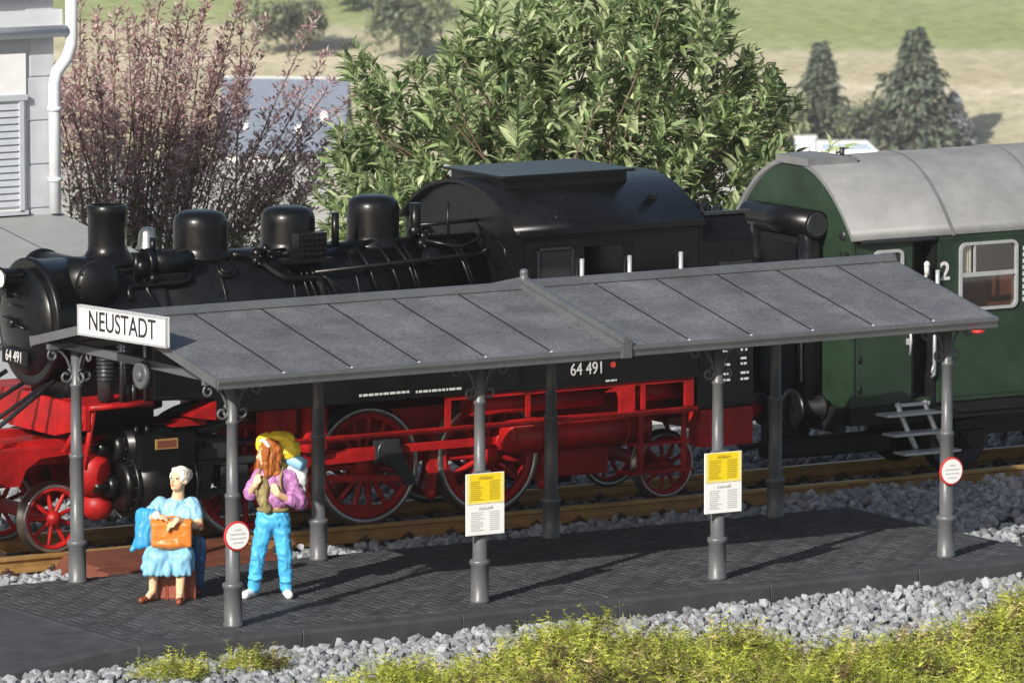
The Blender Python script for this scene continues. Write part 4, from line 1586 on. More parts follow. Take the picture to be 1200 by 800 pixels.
# shell: near side with window openings built from panels
ZB, ZE = 0.96, 3.18
wins = [(14.30 + i * 1.75, 15.18 + i * 1.75) for i in range(5)]
WZ0, WZ1 = 2.17, 3.02
b.box(13.95, KX1, SY - .01, SY + .03, ZB, WZ0)
b.box(13.95, KX1, SY - .01, SY + .03, WZ1, ZE)
xs = [13.95] + [v for w in wins for v in w] + [KX1]
for a, c in zip(xs[0::2], xs[1::2]):
    b.box(a, c, SY - .01, SY + .03, WZ0, WZ1)
b.box(12.64, KX1, 2 * CY - SY - .03, 2 * CY - SY + .01, ZB, ZE)
b.prism(coach_sec(HW - .06, ZB, ZE, 4.06), KX0, KX0 + .05, axis='x')
b.prism(coach_sec(HW - .04, ZB, ZE, 4.06), KX1 - .05, KX1, axis='x')
b.box(KX0 + .06, KX1 - .06, CY - 1.35, CY + 1.35, ZB, ZB + .06)
# corner of the entrance: the side tapers in towards the end wall
b.prism([(12.64, SY + .10), (12.74, SY + .08), (12.74, SY + .14), (12.64, SY + .16)], ZB, ZE, axis='z')
b.box(12.74, 13.95, SY + .03, SY + .12, 3.10, ZE)
b.build('body', M['green'], coach)
b = MB()
b.prism([(12.745, SY + .09), (13.56, SY + .04), (13.56, SY + .08), (12.745, SY + .13)], .99, 3.10, axis='z')
door = b.build('door', M['green'], coach)
b = MB()
b.prism([(13.57, SY + .30), (13.93, SY + .30), (13.93, SY + .34), (13.57, SY + .34)], .99, 3.10, axis='z')
b.prism([(13.57, SY + .05), (13.60, SY + .05), (13.60, SY + .3), (13.57, SY + .3)], .99, 3.10, axis='z')
b.prism([(13.905, SY + .035), (13.945, SY + .035), (13.945, SY + .3), (13.905, SY + .3)], .99, 3.10, axis='z')
b.build('door_recess', M['blackm'], coach)  # black colour stands in for the shade between door and body


def round_rect(x0, x1, z0, z1, r, n=6):
    out = []
    for cx, cz, a0 in ((x1 - r, z1 - r, 0), (x0 + r, z1 - r, 90), (x0 + r, z0 + r, 180), (x1 - r, z0 + r, 270)):
        for k in range(n + 1):
            a = R(a0 + 90 * k / n)
            out.append((cx + r * math.cos(a), cz + r * math.sin(a)))
    return out


def coach_window(x0, x1, y, parent, curtain=True, zmid=2.62):
    f = MB()
    o_, i_ = round_rect(x0 - .028, x1 + .028, WZ0 - .028, WZ1 + .028, .10), round_rect(x0 + .010, x1 - .010, WZ0 + .010, WZ1 - .010, .07)
    n = len(o_)
    v = [(a, y - .035, c) for a, c in o_] + [(a, y - .035, c) for a, c in i_] + [(a, y + .01, c) for a, c in o_] + [(a, y + .01, c) for a, c in i_]
    fs = []
    for k in range(n):
        k2 = (k + 1) % n
        fs += [(k, k2, n + k2, n + k), (2 * n + k, 3 * n + k, 3 * n + k2, 2 * n + k2), (k, 2 * n + k, 2 * n + k2, k2), (n + k, n + k2, 3 * n + k2, 3 * n + k)]
    f._new(v, fs)
    f.box(x0, x1, y - .025, y - .005, zmid - .03, zmid + .03)
    f.box(x0 + .20, x0 + .235, y - .02, y - .003, zmid + .03, WZ1) if curtain else None
    w = f.build('window', M['alu'], parent)
    p = MB()
    p.box(x0, x1, y + .012, y + .016, WZ0, WZ1)
    pane = mat_glass()
    p.build('pane', pane, w)
    if curtain:
        c = MB()
        pts = [(x0 + .01 + .18 * k / 16, y + .026 + .007 * math.sin(k * 1.6)) for k in range(17)]
        c.prism(pts + [(a, e + .008) for a, e in pts[::-1]], zmid - .02, WZ1 + .05, axis='z')
        c.build('curtain', M['cream'], w)


_g = []


def mat_glass():
    if not _g:
        m = bpy.data.materials.new('window_glass')
        m.use_nodes = True
        n, l = m.node_tree.nodes, m.node_tree.links
        gl = n.new('ShaderNodeBsdfGlossy')
        gl.inputs['Roughness'].default_value = .03
        tr = n.new('ShaderNodeBsdfTransparent')
        tr.inputs['Color'].default_value = (.86, .88, .87, 1)
        mx = n.new('ShaderNodeMixShader')
        mx.inputs[0].default_value = .10
        l.new(tr.outputs[0], mx.inputs[1])
        l.new(gl.outputs[0], mx.inputs[2])
        l.new(mx.outputs[0], n['Material Output'].inputs['Surface'])
        _g.append(m)
    return _g[0]


for x0, x1 in wins:
    coach_window(x0, x1, SY - .01, coach)
# door window
b = MB()
o_, i_ = round_rect(12.96, 13.42, 2.30, 3.02, .09), round_rect(13.0, 13.38, 2.34, 2.98, .06)
n = len(o_)
yd = SY + .045
b._new([(a, yd - .03, c) for a, c in o_] + [(a, yd - .03, c) for a, c in i_] + [(a, yd + .02, c) for a, c in o_] + [(a, yd + .02, c) for a, c in i_],
       [q for k in range(n) for q in ((k, (k + 1) % n, n + (k + 1) % n, n + k), (k, 2 * n + k, 2 * n + (k + 1) % n, (k + 1) % n), (n + k, n + (k + 1) % n, 3 * n + (k + 1) % n, 3 * n + k))])
b.build('door_window', M['alu'], door)
b = MB()
b.box(13.0, 13.30, yd - .002, yd + .006, 2.34, 2.98)
b.build('door_window_blind', M['intwood'], door)
b = MB()
b.box(13.30, 13.38, yd - .003, yd + .006, 2.34, 2.98)
b.build('door_window_glass', M['darkglass'], door)
b = MB()
b.box(13.48, 13.53, SY - .02, SY + .05, 1.75, 1.83)
b.tube([(13.50, SY - .02, 1.62), (13.50, SY - .04, 1.80), (13.50, SY - .02, 1.98)], .018, 6)
b.build('door_handle', M['alu'], door)
b = MB()
for z in (1.2, 1.6, 2.0):
    b.cyl((12.76, SY + .075, z - .05), (12.76, SY + .075, z + .05), .018, n=8)
b.build('door_hinge', M['blackm'], door)
b = MB()
b.tube([(13.86, SY - .01, 1.30), (13.86, SY - .06, 1.34), (13.86, SY - .06, 2.05), (13.86, SY - .01, 2.1)], .024, 8)
b.tube([(13.86, SY - .03, 1.34), (13.82, SY - .06, 1.38), (13.84, SY - .07, 1.46)], .018, 6)
b.tube([(13.90, SY - .03, 2.40), (13.90, SY - .06, 2.44), (13.90, SY - .06, 2.72)], .03, 8)
b.build('grab_rail', M['alu'], coach)
# inside: panelling, seats, corridor wall
b = MB()
b.box(14.05, KX1 - .1, SY + .34, SY + .37, ZB + .06, 3.15)
for i in range(6):
    x = 14.12 + i * 1.75
    b.box(x, x + .05, SY + .1, SY + .34, ZB + .06, 3.15)
for i in range(5):
    x = 14.25 + i * 1.75
    for xa in (x + .05, x + 1.15):
        b.box(xa, xa + .38, SY + .08, SY + .34, 1.4, 1.55, .02)
b.build('interior_panelling', M['intwood'], coach)
b = MB()
for i in range(5):
    b.box(14.18 + i * 1.75, 14.28 + i * 1.75, SY + .06, SY + .32, 1.5, 2.42, .03)
    b.box(15.65 + i * 1.75, 15.75 + i * 1.75, SY + .06, SY + .32, 1.5, 2.42, .03)
b.build('seat_back', M['bagred'], coach)
# roof
b = MB()
n = 30
hw = HW + .03
def rz(k, zc, ze, p=2.2):
    return ze + (zc - ze) * (1 - abs(2 * k / n - 1) ** p)


outer = [(CY - hw + 2 * hw * k / n, rz(k, 4.13, 3.17)) for k in range(n + 1)]
inner = [(CY - (hw - .05) + 2 * (hw - .05) * k / n, rz(k, 4.07, 3.16)) for k in range(n + 1)]
b.prism(outer + inner[::-1], KX0 - .03, KX1 + .03, axis='x')
rfc = b.build('roof', M['coachroof'], coach)
for p in rfc.data.polygons:
    p.use_smooth = abs(p.normal.x) < .5
b = MB()
for x in (14.15, 15.75, 17.3, 18.9, 20.5, 22.1):
    o2 = [(CY - hw - .004 + 2 * (hw + .004) * k / n, rz(k, 4.14, 3.175)) for k in range(n + 1)]
    b.prism(o2 + [(a, c - .02) for a, c in o2[::-1]], x, x + .05, axis='x')
ro = b.build('roof_rib', M['coachroof'], rfc)
b = MB()
b.box(12.72, 13.9, SY - .045, SY + .03, 3.13, 3.175, .005)
b.build('rain_strip', M['darkmetal'], rfc)
b = MB()
b.prism([(12.57, 4.06), (13.35, 4.06), (13.35, 4.14), (13.1, 4.17), (12.57, 4.16)], CY - .42, CY + .36)
b.build('roof_hatch', M['coachroof'], rfc)
b = MB()
b.cyl((13.25, CY - .2, 4.12), (13.25, CY - .2, 4.26), .035, n=10)
b.build('roof_lamp', M['darkmetal'], rfc)
# gangway with rubber tubes
b = MB()
b.box(12.42, 12.615, CY - .62, CY + .62, .95, 3.2)
b.build('gangway_frame', M['blackm'], coach)
b = MB()
for s in (-1, 1):
    b.cyl((12.46, CY + s * .62, .92), (12.46, CY + s * .62, 3.2), .15, n=24)
b.cyl((12.46, CY - .80, 3.33), (12.46, CY + .80, 3.33), .19, n=28)
b.build('gangway_tube', M['black'], coach)
b = MB()
for s in (-1, 1):
    b.cyl((12.46, CY + s * .801, 3.33), (12.46, CY + s * .82, 3.33), .17, .15, n=28)
b.build('tube_cap', M['darkmetal'], coach)
b = MB()
for y in (CY - .72, CY + .52):
    b.tube([(12.30, y, 1.25), (12.27, y, 1.3), (12.27, y, 2.9)], .022, 8)
b.build('gangway_rail', M['darkmetal'], coach)
b = MB()
b.box(12.38, 12.418, CY - .42, CY + .42, 1.0, 3.05)
b.build('gangway_door', M['black'], coach)
b = MB()
b.lathe([(0, -.03), (.06, -.03), (.07, 0), (.07, .02)], (12.62, CY - 1.18, 3.22), axis='x', n=16)
b.build('tail_lamp', M['darkmetal'], coach)
b = MB()
for y in (CY - 1.28, CY - 1.12):
    b.cyl((12.60, y, 2.5), (12.60, y, 3.0), .022, n=8)
b.box(12.585, 12.62, CY - 1.33, CY - 1.24, 2.88, 3.0)
b.build('end_bracket', M['blackm'], coach)
# underframe, buffers, steps, bogie
b = MB()
b.box(12.62, KX1, SY + .06, 2 * CY - SY - .06, .72, .955)
b.prism([(13.75, .955), (14.05, .93), (14.3, .80), (KX1, .80), (KX1, .955)], SY + .02, SY + .06)
b.box(12.5, 12.66, CY - 1.2, CY + 1.2, .62, .95)
b.box(12.3, 12.7, CY - .3, CY + .3, .35, .75, .04)
b.box(11.7, 13.6, CY - .9, CY - .55, .28, .52, .05)
b.build('underframe', M['blackm'], coach)
for y in (CY - .88, CY + .88):
    b = MB()
    b.lathe([(.16, 0), (.16, -.05), (.11, -.07), (.11, -.34), (.07, -.36), (.07, -.46)], (12.5, y, .93), axis='x', n=20)
    o = b.build('buffer', M['blackm'], coach)
    b = MB()
    b.lathe([(0, -.44), (.26, -.44), (.275, -.45), (.275, -.475), (.2, -.49), (0, -.50)], (12.5, y, .93), axis='x', n=28)
    b.build('buffer_head', M['black'], o)
b = MB()
b.tube([(12.5, CY, .85), (12.2, CY, .78), (11.9, CY, .72), (11.6, CY, .80), (11.15, CY, .92)], .06, 8)
b.tube([(12.5, CY - .4, .8), (12.1, CY - .42, .45), (11.6, CY - .4, .4), (11.15, CY - .35, .75)], .045, 8)
b.build('coupling', M['darkmetal'], coach)
st = MB()
for k, (x0, x1, z, y) in enumerate(((12.98, 13.95, .87, SY - .10), (13.0, 14.0, .62, SY - .20), (13.08, 14.05, .38, SY - .32))):
    st.box(x0 + .02 * k, x1 + .03 * k - .1, y - .16, y + .12, z - .025, z + .01, .006)
st.build('step_tread', M['alu'], coach)
b = MB()
for x in (13.35, 13.78):
    b.tube([(x, SY + .05, .98), (x, SY + .0, .88), (x + .06, SY - .10, .63), (x + .12, SY - .22, .40)], .04, 6)
b.box(13.3, 13.85, SY + .02, SY + .05, .93, .975)
b.build('step_hanger', M['alu'], coach)


def bogie(xc):
    b = MB()
    for s in (-1, 1):
        y1, y2 = sorted((CY + s * .98, CY + s * 1.08))
        b.prism([(xc - 1.5, .42), (xc - 1.25, .28), (xc - .95, .42), (xc - .4, .42), (xc - .3, .30), (xc + .3, .30), (xc + .4, .42), (xc + .95, .42), (xc + 1.25, .28), (xc + 1.5, .42), (xc + 1.5, .62), (xc + .5, .70), (xc - .5, .70), (xc - 1.5, .62)], y1, y2)
        for x in (xc - 1.25, xc + 1.25):
            b.cyl((x, CY + s * 1.0, .37), (x, CY + s * 1.19, .37), .13, n=18)
            b.box(x - .2, x + .2, min(CY + s * .98, CY + s * 1.14), max(CY + s * .98, CY + s * 1.14), .26, .5, .03)
    b.box(xc - .3, xc + .3, CY - 1, CY + 1, .4, .75)
    o = b.build('bogie', M['black'], coach)
    for x in (xc - 1.25, xc + 1.25):
        for s in (-1, 1):
            w = MB()
            w.lathe([(0, s * .70), (.1, s * .70), (.12, s * .68), (.38, s * .72), (.44, s * .755), (.47, s * .755), (.47, s * .65), (.50, s * .63), (.50, s * .60), (0, s * .60)], (x, CY, RAILZ + .47), axis='y', n=48)
            w.build('wheel', M['black'], o)


bogie(16.0)
bogie(21.5)
b = MB()
for x in (14.0, 15.62, 17.37, 19.12, 20.87, 22.62):
    b.box(x, x + .012, SY - .014, SY - .009, ZB, ZE - .02)
b.box(13.95, KX1, SY - .022, SY - .009, 1.02, 1.045)
b.box(13.95, KX1, SY - .018, SY - .009, 3.10, 3.12)
b.build('side_strip', M['green'], coach)
# numbers on the side
text('class_number', '2', .34, (14.05, SY - .015, 2.68), M['whiteink'], coach, FACE_FRONT, .95, .006, bold=.006)
b = MB()
b.tube([(13.74, SY - .04, 2.80), (13.74, SY - .045, 2.66)], .034, 10)
b.ell((13.74, SY - .045, 2.80), (.042, .04, .045))
b.tube([(13.74, SY - .045, 2.66), (13.68, SY - .05, 2.60)], .022, 8)
b.build('signal_lever', M['whiteink'], coach)
text('coach_number', '37', .20, (15.42, SY - .015, 3.06), M['whiteink'], coach, FACE_FRONT, .9, .006, bold=.003)
b = MB()
for k in range(9):
    dashes(b, 15.30, 15.54, SY - .012, 2.92 - k * .085, .055, rr, gap=.5)
b.build('small_lettering', M['whiteink'], coach)

# ------------------------------------------------------------------ people
# authored in a frame that faces the viewer: x to the right, -y forwards, z up
def hand(mb, wrist, d, up, size=.19, curl=.5, thumb_side=1):
    """palm, four unequal bent fingers and a thumb, added to the body surface"""
    d, up = Vector(d).normalized(), Vector(up).normalized()
    side = d.cross(up).normalized() * thumb_side
    w = Vector(wrist)
    palm = size * .5
    for k in range(4):
        o = (k - 1.5) * size * .125
        a = w + side * -o * .8
        c = w + d * palm + side * -o
        mb.cap(a, c, size * .10, size * .085, 8)
        ln = size * (.40, .46, .43, .33)[k]
        m1 = c + d * ln * .5 - up * ln * .25 * curl
        m2 = m1 + (d * (1 - curl * .7) - up * curl).normalized() * ln * .5
        mb.cap(c, m1, size * .07, size * .062, 8)
        mb.cap(m1, m2, size * .06, size * .048, 8)
    t0 = w + d * size * .15 + side * size * .17
    t1 = t0 + (d * .7 + side * .6).normalized() * size * .25
    t2 = t1 + (d * .95 - up * .2).normalized() * size * .2
    mb.cap(t0, t1, size * .085, size * .07, 8)
    mb.cap(t1, t2, size * .068, size * .05, 8)


def head_shapes(mb, c, s, face, up=(0, 0, 1)):
    """skull, jaw, nose, ears; FACE points where the person looks"""
    f = Vector(face).normalized()
    u = Vector(up).normalized()
    l = u.cross(f).normalized()
    u = f.cross(l).normalized()
    rot = Matrix((l, -f, u)).transposed().to_euler()
    P = lambda a, b, e: Vector(c) + l * a * s + f * b * s + u * e * s
    mb.ell(P(0, -.06, .10), (.33 * s, .41 * s, .40 * s), rot)
    mb.ell(P(0, .10, -.16), (.26 * s, .28 * s, .33 * s), rot)
    mb.ell(P(0, .24, -.36), (.14 * s, .12 * s, .10 * s), rot)
    mb.cap(P(0, .36, .02), P(0, .45, -.12), .045 * s, .07 * s, 8)
    mb.ell(P(0, .36, -.25), (.10 * s, .05 * s, .04 * s), rot)
    for q in (-1, 1):
        mb.ell(P(q * .34, -.06, -.04), (.045 * s, .08 * s, .12 * s), rot)
        mb.ell(P(q * .17, .30, .10), (.08 * s, .05 * s, .03 * s), rot)
    return P, rot


def face_bits(P, s, rot, parent):
    b = MB()
    for q in (-1, 1):
        b.ell(P(q * .14, .325, .02), (.052 * s, .03 * s, .034 * s), rot, 10)
    b.build('eye', M['eye'], parent)
    b = MB()
    b.ell(P(0, .385, -.255), (.095 * s, .035 * s, .028 * s), rot, 10)
    b.build('mouth', M['lip'], parent)


# ---- seated woman on her suitcase
SP = Vector((0.46, 2.28, 0))
wo = empty('person', SP, -YAW, 'old woman in a pale blue dress with white hair sitting on a suitcase, brown shoes', 'person', local=True)
b = MB()
P, hr = head_shapes(b, (.085, -.04, 1.405), .30, (-.55, -.75, .18))
b.cap((.085, -.02, 1.30), (.06, .02, 1.12), .065, .085)
b.ell((.05, .02, .98), (.20, .14, .20))
b.ell((.03, .03, .74), (.19, .15, .2))
b.ell((.02, .02, .55), (.22, .19, .15))
# legs: thighs forward, shins down
b.cap((-.09, 0, .50), (-.19, -.40, .52), .11, .08)
b.cap((.12, 0, .50), (.13, -.42, .52), .11, .08)
b.cap((-.19, -.40, .50), (-.22, -.34, .12), .072, .048)
b.cap((.13, -.42, .50), (.105, -.44, .10), .072, .048)
b.cap((-.22, -.34, .11), (-.27, -.43, .06), .045, .04)
b.cap((.105, -.44, .09), (.10, -.54, .05), .045, .04)
# arms: her right on the viewer's left, carrying the coat; her left across the bag
b.cap((-.17, .0, 1.10), (-.33, -.16, .92), .068, .055)
b.cap((-.33, -.16, .92), (-.17, -.43, 1.03), .05, .042)
hand(b, (-.16, -.44, 1.04), (.75, -.25, -.2), (.1, -.4, .9), .17, .55, 1)
b.cap((.25, .0, 1.10), (.33, -.16, .86), .068, .055)
b.cap((.33, -.16, .86), (.08, -.50, .99), .052, .042)
hand(b, (.08, -.51, .985), (-.8, -.12, -.55), (0, -.35, .95), .18, .6, -1)
body = blob(b, 'body', M['skin'], wo, .0125, 2)
face_bits(P, .30, hr, body)
b = MB()
b.ell((.05, .02, .985), (.225, .165, .20))
b.ell((.03, .03, .76), (.21, .17, .18))
b.ell((.045, .0, 1.11), (.14, .12, .06))
b.cap((-.14, .0, 1.10), (-.25, -.08, 1.0), .092, .085)
b.cap((.23, .0, 1.10), (.295, -.09, .97), .092, .088)
b.ell((.15, -.12, .98), (.10, .06, .12))
blob(b, 'blouse', M['ltblue'], wo, .013, 2, .016, (9, 9, 6), 1)
b = MB()
b.ell((.02, .03, .58), (.25, .22, .16))
b.cap((-.09, 0, .55), (-.20, -.40, .545), .15, .125)
b.cap((.12, 0, .55), (.14, -.42, .54), .15, .125)
b.ell((-.02, -.28, .555), (.22, .22, .10))
for k in range(9):
    t = k / 8
    x = -.29 + .50 * t
    b.cap((-.20 + .36 * t, -.46 - .02 * math.sin(t * 9), .54), (x, -.50 + .03 * math.cos(k * 2.4), .345 + .008 * (k % 2)), .072, .038)
b.cap((-.26, -.3, .5), (-.31, -.36, .40), .08, .05)
b.cap((.20, -.25, .5), (.22, -.3, .38), .08, .05)
blob(b, 'skirt', M['midblue'], wo, .012, 1, .018, (9, 9, 2.5), 2)
b = MB()
b.ell(P(0, -.13, .16), (.108, .128, .115), hr)
b.ell(P(0, .14, .36), (.085, .05, .035), hr)
b.ell(P(-.24, -.02, .12), (.035, .085, .08), hr)
b.ell(P(.24, -.02, .12), (.035, .085, .08), hr)
b.ell(P(-.05, -.50, .22), (.075, .075, .075), hr)
blob(b, 'hair', M['hairwhite'], wo, .008, 1, .010, (22, 22, 10), 3)
b = MB()
for x, y, dx, dy in ((-.25, -.38, -.10, -.13), (.103, -.49, 0, -.16)):
    b.cap((x - dx * .3, y - dy * .3, .045), (x + dx, y + dy, .03), .048, .038)
    b.cap((x - dx * .3, y - dy * .3, .035), (x - dx * .2, y - dy * .2, .02), .04, .03)
blob(b, 'shoe', M['shoe'], wo, .012, 1)
b = MB()
b.ell((-.165, -.445, 1.035), (.05, .05, .055))
b.build('wrist_scarf', M['white'], wo)
# the things she has with her
bag = empty('handbag', SP, -YAW, 'orange leather travel bag on the lap of the seated woman', 'bag', local=True)
b = MB()
b.box(-.23, .25, -.49, -.33, .655, .95, .03)
b.ell((.01, -.42, .70), (.25, .10, .08))
b.cap((-.20, -.42, .94), (.22, -.42, .95), .045)
blob(b, 'bag_body', M['orange'], bag, .012, 2, .007, (7, 7, 8), 5)
b = MB()
b.tube([(-.10, -.40, .95), (-.08, -.39, 1.0), (.02, -.385, 1.01), (.10, -.39, 1.0), (.12, -.40, .95)], .016, 8)
b.build('handle', M['orange'], bag)
b = MB()
for k in range(7):
    t = k / 6
    x = -.42 + .13 * t
    b.cap((-.36 + .17 * t, -.24 - .10 * t, 1.03 + .015 * math.sin(k * 2)), (x + .02, -.30 - .02 * (k % 2), .66 + .03 * t), .055, .05)
b.cap((-.40, -.28, .7), (-.46, -.30, .60), .06, .035)
coat = blob(b, 'coat', M['blue'], None, .013, 1, .024, (11, 11, 3), 4)
coat.location = SP
coat.rotation_euler = (0, 0, -YAW)
tag(coat, 'bright blue coat hanging over the arm of the seated woman', 'coat')
um = empty('umbrella', SP, -YAW, 'folded dark blue umbrella standing at the side of the seated woman', 'umbrella', local=True)
b = MB()
prof = [(0, .09), (.03, .10), (.05, .2), (.075, .45), (.085, .62), (.07, .72), (.03, .76), (0, .765)]
t = bmesh.new()
n = 20
rings = []
for r_, z in prof:
    rings.append([t.verts.new((.315 + r_ * (1 + .18 * (k % 2)) * math.cos(2 * math.pi * k / n + z), -.20 - (z - .7) * .22 + r_ * (1 + .18 * (k % 2)) * .8 * math.sin(2 * math.pi * k / n + z), z)) for k in range(n)])
for A, B in zip(rings, rings[1:]):
    for k in range(n):
        f = t.faces.new((A[k], A[(k + 1) % n], B[(k + 1) % n], B[k]))
b.add(t, None, True)
b.build('folded_canopy', M['navy'], um)
b = MB()
b.cyl((.315, -.06, .10), (.315, -.045, .0), .014, .01, 8)
b.build('ferrule', M['shoe'], um)
b = MB()
b.tube([(.315, -.21, .76), (.315, -.23, .86), (.33, -.235, .90), (.36, -.235, .90), (.375, -.23, .86)], .016, 8)
b.build('handle', M['shoe'], um)
sc = empty('suitcase', SP, -YAW, 'red-brown wicker suitcase under the seated woman', 'suitcase', local=True)
b = MB()
b.box(-.17, .29, -.26, .22, .0, .37, .03)
b.build('case', M['brownred'], sc)
b = MB()
for x in (-.06, .18):
    b.box(x - .02, x + .02, -.268, .228, -.001, .378)
b.box(-.173, .293, -.265, .225, .24, .255)
b.tube([(.0, -.265, .30), (.0, -.30, .30), (.12, -.30, .30), (.12, -.265, .30)], .014, 6)
b.build('strap', M['shoe'], sc)

# ---- standing woman with the rucksack
TP = Vector((1.43, 1.64, 0))
ws = empty('person', TP, -YAW, 'standing woman with long ginger hair, mauve shirt, blue jeans and white shoes', 'person', local=True)
ZS = 1.0
b = MB()
P, hr = head_shapes(b, (-.02, -.02, 1.80), .31, (-.92, -.40, -.05))
b.cap((-.0, 0, 1.70), (.03, .02, 1.56), .062, .08)
b.ell((.05, .02, 1.40), (.20, .13, .22))
b.ell((.04, .01, 1.16), (.155, .115, .18))
b.ell((.04, .01, 1.02), (.185, .135, .13))
b.cap((-.05, .0, .98), (-.15, -.03, .52), .105, .075)
b.cap((.13, .0, .98), (.18, -.03, .52), .105, .075)
b.cap((-.15, -.03, .52), (-.20, .0, .08), .07, .048)
b.cap((.18, -.03, .52), (.20, .0, .08), .07, .048)
# her right arm (viewer's left): hand at the shoulder strap
b.cap((-.12, .0, 1.52), (-.24, -.05, 1.30), .068, .055)
b.cap((-.24, -.05, 1.30), (-.17, -.20, 1.43), .05, .042)
hand(b, (-.17, -.20, 1.43), (.25, .05, 1), (-.3, -.9, .1), .17, .7, 1)
# her left arm: elbow out, forearm back up to the strap on the chest
b.cap((.24, .02, 1.50), (.37, -.02, 1.15), .07, .058)
b.cap((.37, -.02, 1.15), (.10, -.22, 1.32), .055, .044)
hand(b, (.11, -.215, 1.315), (-.45, -.1, .85), (-.2, -.95, 0), .18, .65, -1)
body = blob(b, 'body', M['skin'], ws, .0125, 2)
face_bits(P, .31, hr, body)
b = MB()
b.ell((.05, .02, 1.40), (.235, .165, .225))
b.ell((.05, .02, 1.22), (.20, .155, .16))
b.ell((.06, .02, 1.54), (.19, .13, .08))
b.cap((-.12, .0, 1.51), (-.235, -.05, 1.33), .095, .085)
b.cap((.24, .02, 1.49), (.365, -.01, 1.18), .10, .095)
b.cap((.36, -.02, 1.18), (.25, -.12, 1.24), .09, .075)
b.ell((-.23, -.06, 1.31), (.085, .085, .085))
blob(b, 'shirt', M['purple'], ws, .013, 1, .020, (9, 9, 7), 6)
b = MB()
b.ell((-.08, -.12, 1.34), (.085, .062, .20))
b.cap((-.07, -.155, 1.2), (-.03, -.15, 1.12), .06, .055)
blob(b, 'top', M['khaki'], ws, .013, 1, .012, (11, 11, 6), 7)
b = MB()
b.ell((.04, .01, 1.03), (.205, .15, .10))
b.ell((.04, .01, .95), (.205, .155, .12))
b.cap((-.05, .0, .98), (-.145, -.03, .54), .12, .093)
b.cap((.13, .0, .98), (.18, -.03, .54), .12, .093)
b.cap((-.145, -.03, .54), (-.20, .0, .10), .09, .075)
b.cap((.18, -.03, .54), (.20, .0, .10), .09, .075)
for x, z in ((-.16, .5), (.185, .5), (-.185, .25), (.195, .22)):
    b.ell((x, -.05, z), (.09, .07, .03), (.3, 0, .2))
blob(b, 'jeans', M['jeans'], ws, .013, 1, .015, (8, 8, 8), 8)
b = MB()
b.lathe([(.19, 1.075), (.20, 1.08), (.20, 1.115), (.19, 1.12)], (.04, .01, 0), n=24)
for v in b.bm.verts:
    v.co.y = .01 + (v.co.y - .01) * .74
b.build('belt', M['khaki'], ws)
b = MB()
for x, q in ((-.215, -.09), (.205, .03)):
    b.cap((x, .02, .055), (x + q, -.16, .045), .062, .055)
    b.cap((x, .03, .05), (x + q * .8, -.12, .03), .06, .045)
    b.cap((x, .02, .09), (x, .01, .11), .058, .055)
blob(b, 'shoe', M['white'], ws, .013, 1)
b = MB()
b.ell(P(0, -.13, .18), (.125, .14, .125), hr)
for k in range(7):
    a = k / 6
    s0 = P(-.30 + .1 * math.sin(k), -.30 + .42 * a * .7, .22)
    b.cap(s0, s0 + Vector((.06 - .02 * k, -.02, -.20)), .062, .06, 10)
    b.cap(s0 + Vector((.06 - .02 * k, -.02, -.20)), s0 + Vector((.075 - .03 * k, -.03, -.37 + .02 * (k % 3))), .06, .035, 10)
for k in range(4):
    s0 = P(.30, -.28 + .16 * k, .16)
    b.cap(s0, s0 + Vector((.0, -.0, -.30)), .055, .035, 10)
blob(b, 'hair', M['hairred'], ws, .009, 2, .022, (13, 13, 5), 9)
b = MB()
b.tube([P(-.36, .06, .30), P(-.22, .16, .50), P(.0, .18, .56), P(.22, .16, .50), P(.36, .06, .30)], .024, 8)
b.build('hair_band', M['white'], ws)

rk = empty('rucksack', TP, -YAW, 'red rucksack with yellow bedroll and white side bag on the standing woman', 'rucksack', local=True)
b = MB()
b.ell((.28, .26, 1.36), (.19, .17, .34))
b.ell((.22, .25, 1.6), (.2, .16, .14))
b.ell((.36, .28, 1.2), (.13, .13, .14))
blob(b, 'pack', M['bagred'], rk, .012, 2, .016, (8, 8, 7), 10)
b = MB()
b.cap((-.03, .11, 1.90), (.26, .07, 1.83), .145, .13)
b.ell((.13, .10, 1.97), (.19, .14, .09))
b.cap((.10, .16, 1.72), (.24, .12, 1.52), .085, .06)
blob(b, 'bedroll', M['bagyellow'], rk, .012, 2, .018, (8, 8, 9), 11)
b = MB()
b.lathe([(0, -.15), (.05, -.152), (.05, -.14), (.07, -.15), (.085, -.13), (.088, 0), (.085, .13), (.07, .15), (0, .15)], (0, 0, 0), axis='x', n=24)
for v in b.bm.verts:
    v.co = Euler((0, .35, -.5)).to_matrix() @ v.co + Vector((.30, .06, 1.70))
b.build('blue_roll', M['ltblue'], rk)
b = MB()
b.ell((.345, .10, 1.46), (.11, .11, .16))
b.ell((.34, .10, 1.34), (.10, .10, .12))
b.cap((.26, .08, 1.60), (.42, .1, 1.58), .05)
blob(b, 'side_bag', M['white'], rk, .013, 1, .014, (10, 10, 8), 12)
b = MB()
for x0, x1 in ((-.10, -.17), (.16, .13)):
    b.tube([(x0 + .06, .14, 1.60), (x0, -.02, 1.625), (x1, -.16, 1.48), (x1 + .02, -.175, 1.30), (x1 + .1, .02, 1.1), (x1 + .14, .16, 1.1)], .017, 8)
b.build('shoulder_strap', M['khaki'], rk)
for o in (ws, rk):
    o.scale = (.97, .97, .955)

# ------------------------------------------------------------------ moss
def moss_edge(x):
    return np.interp(x, [-8, -3.2, -0.4, 1.2, 2.0, 2.8, 3.4, 4.2, 5.0, 6.0, 6.9, 8.0, 9.2, 10.2, 11.5, 14], [-5.2, -4.8, -4.1, -3.5, -2.75, -2.4, -3.4, -4.9, -5.1, -4.8, -4.5, -3.7, -2.75, -2.1, -1.8, -1.6])


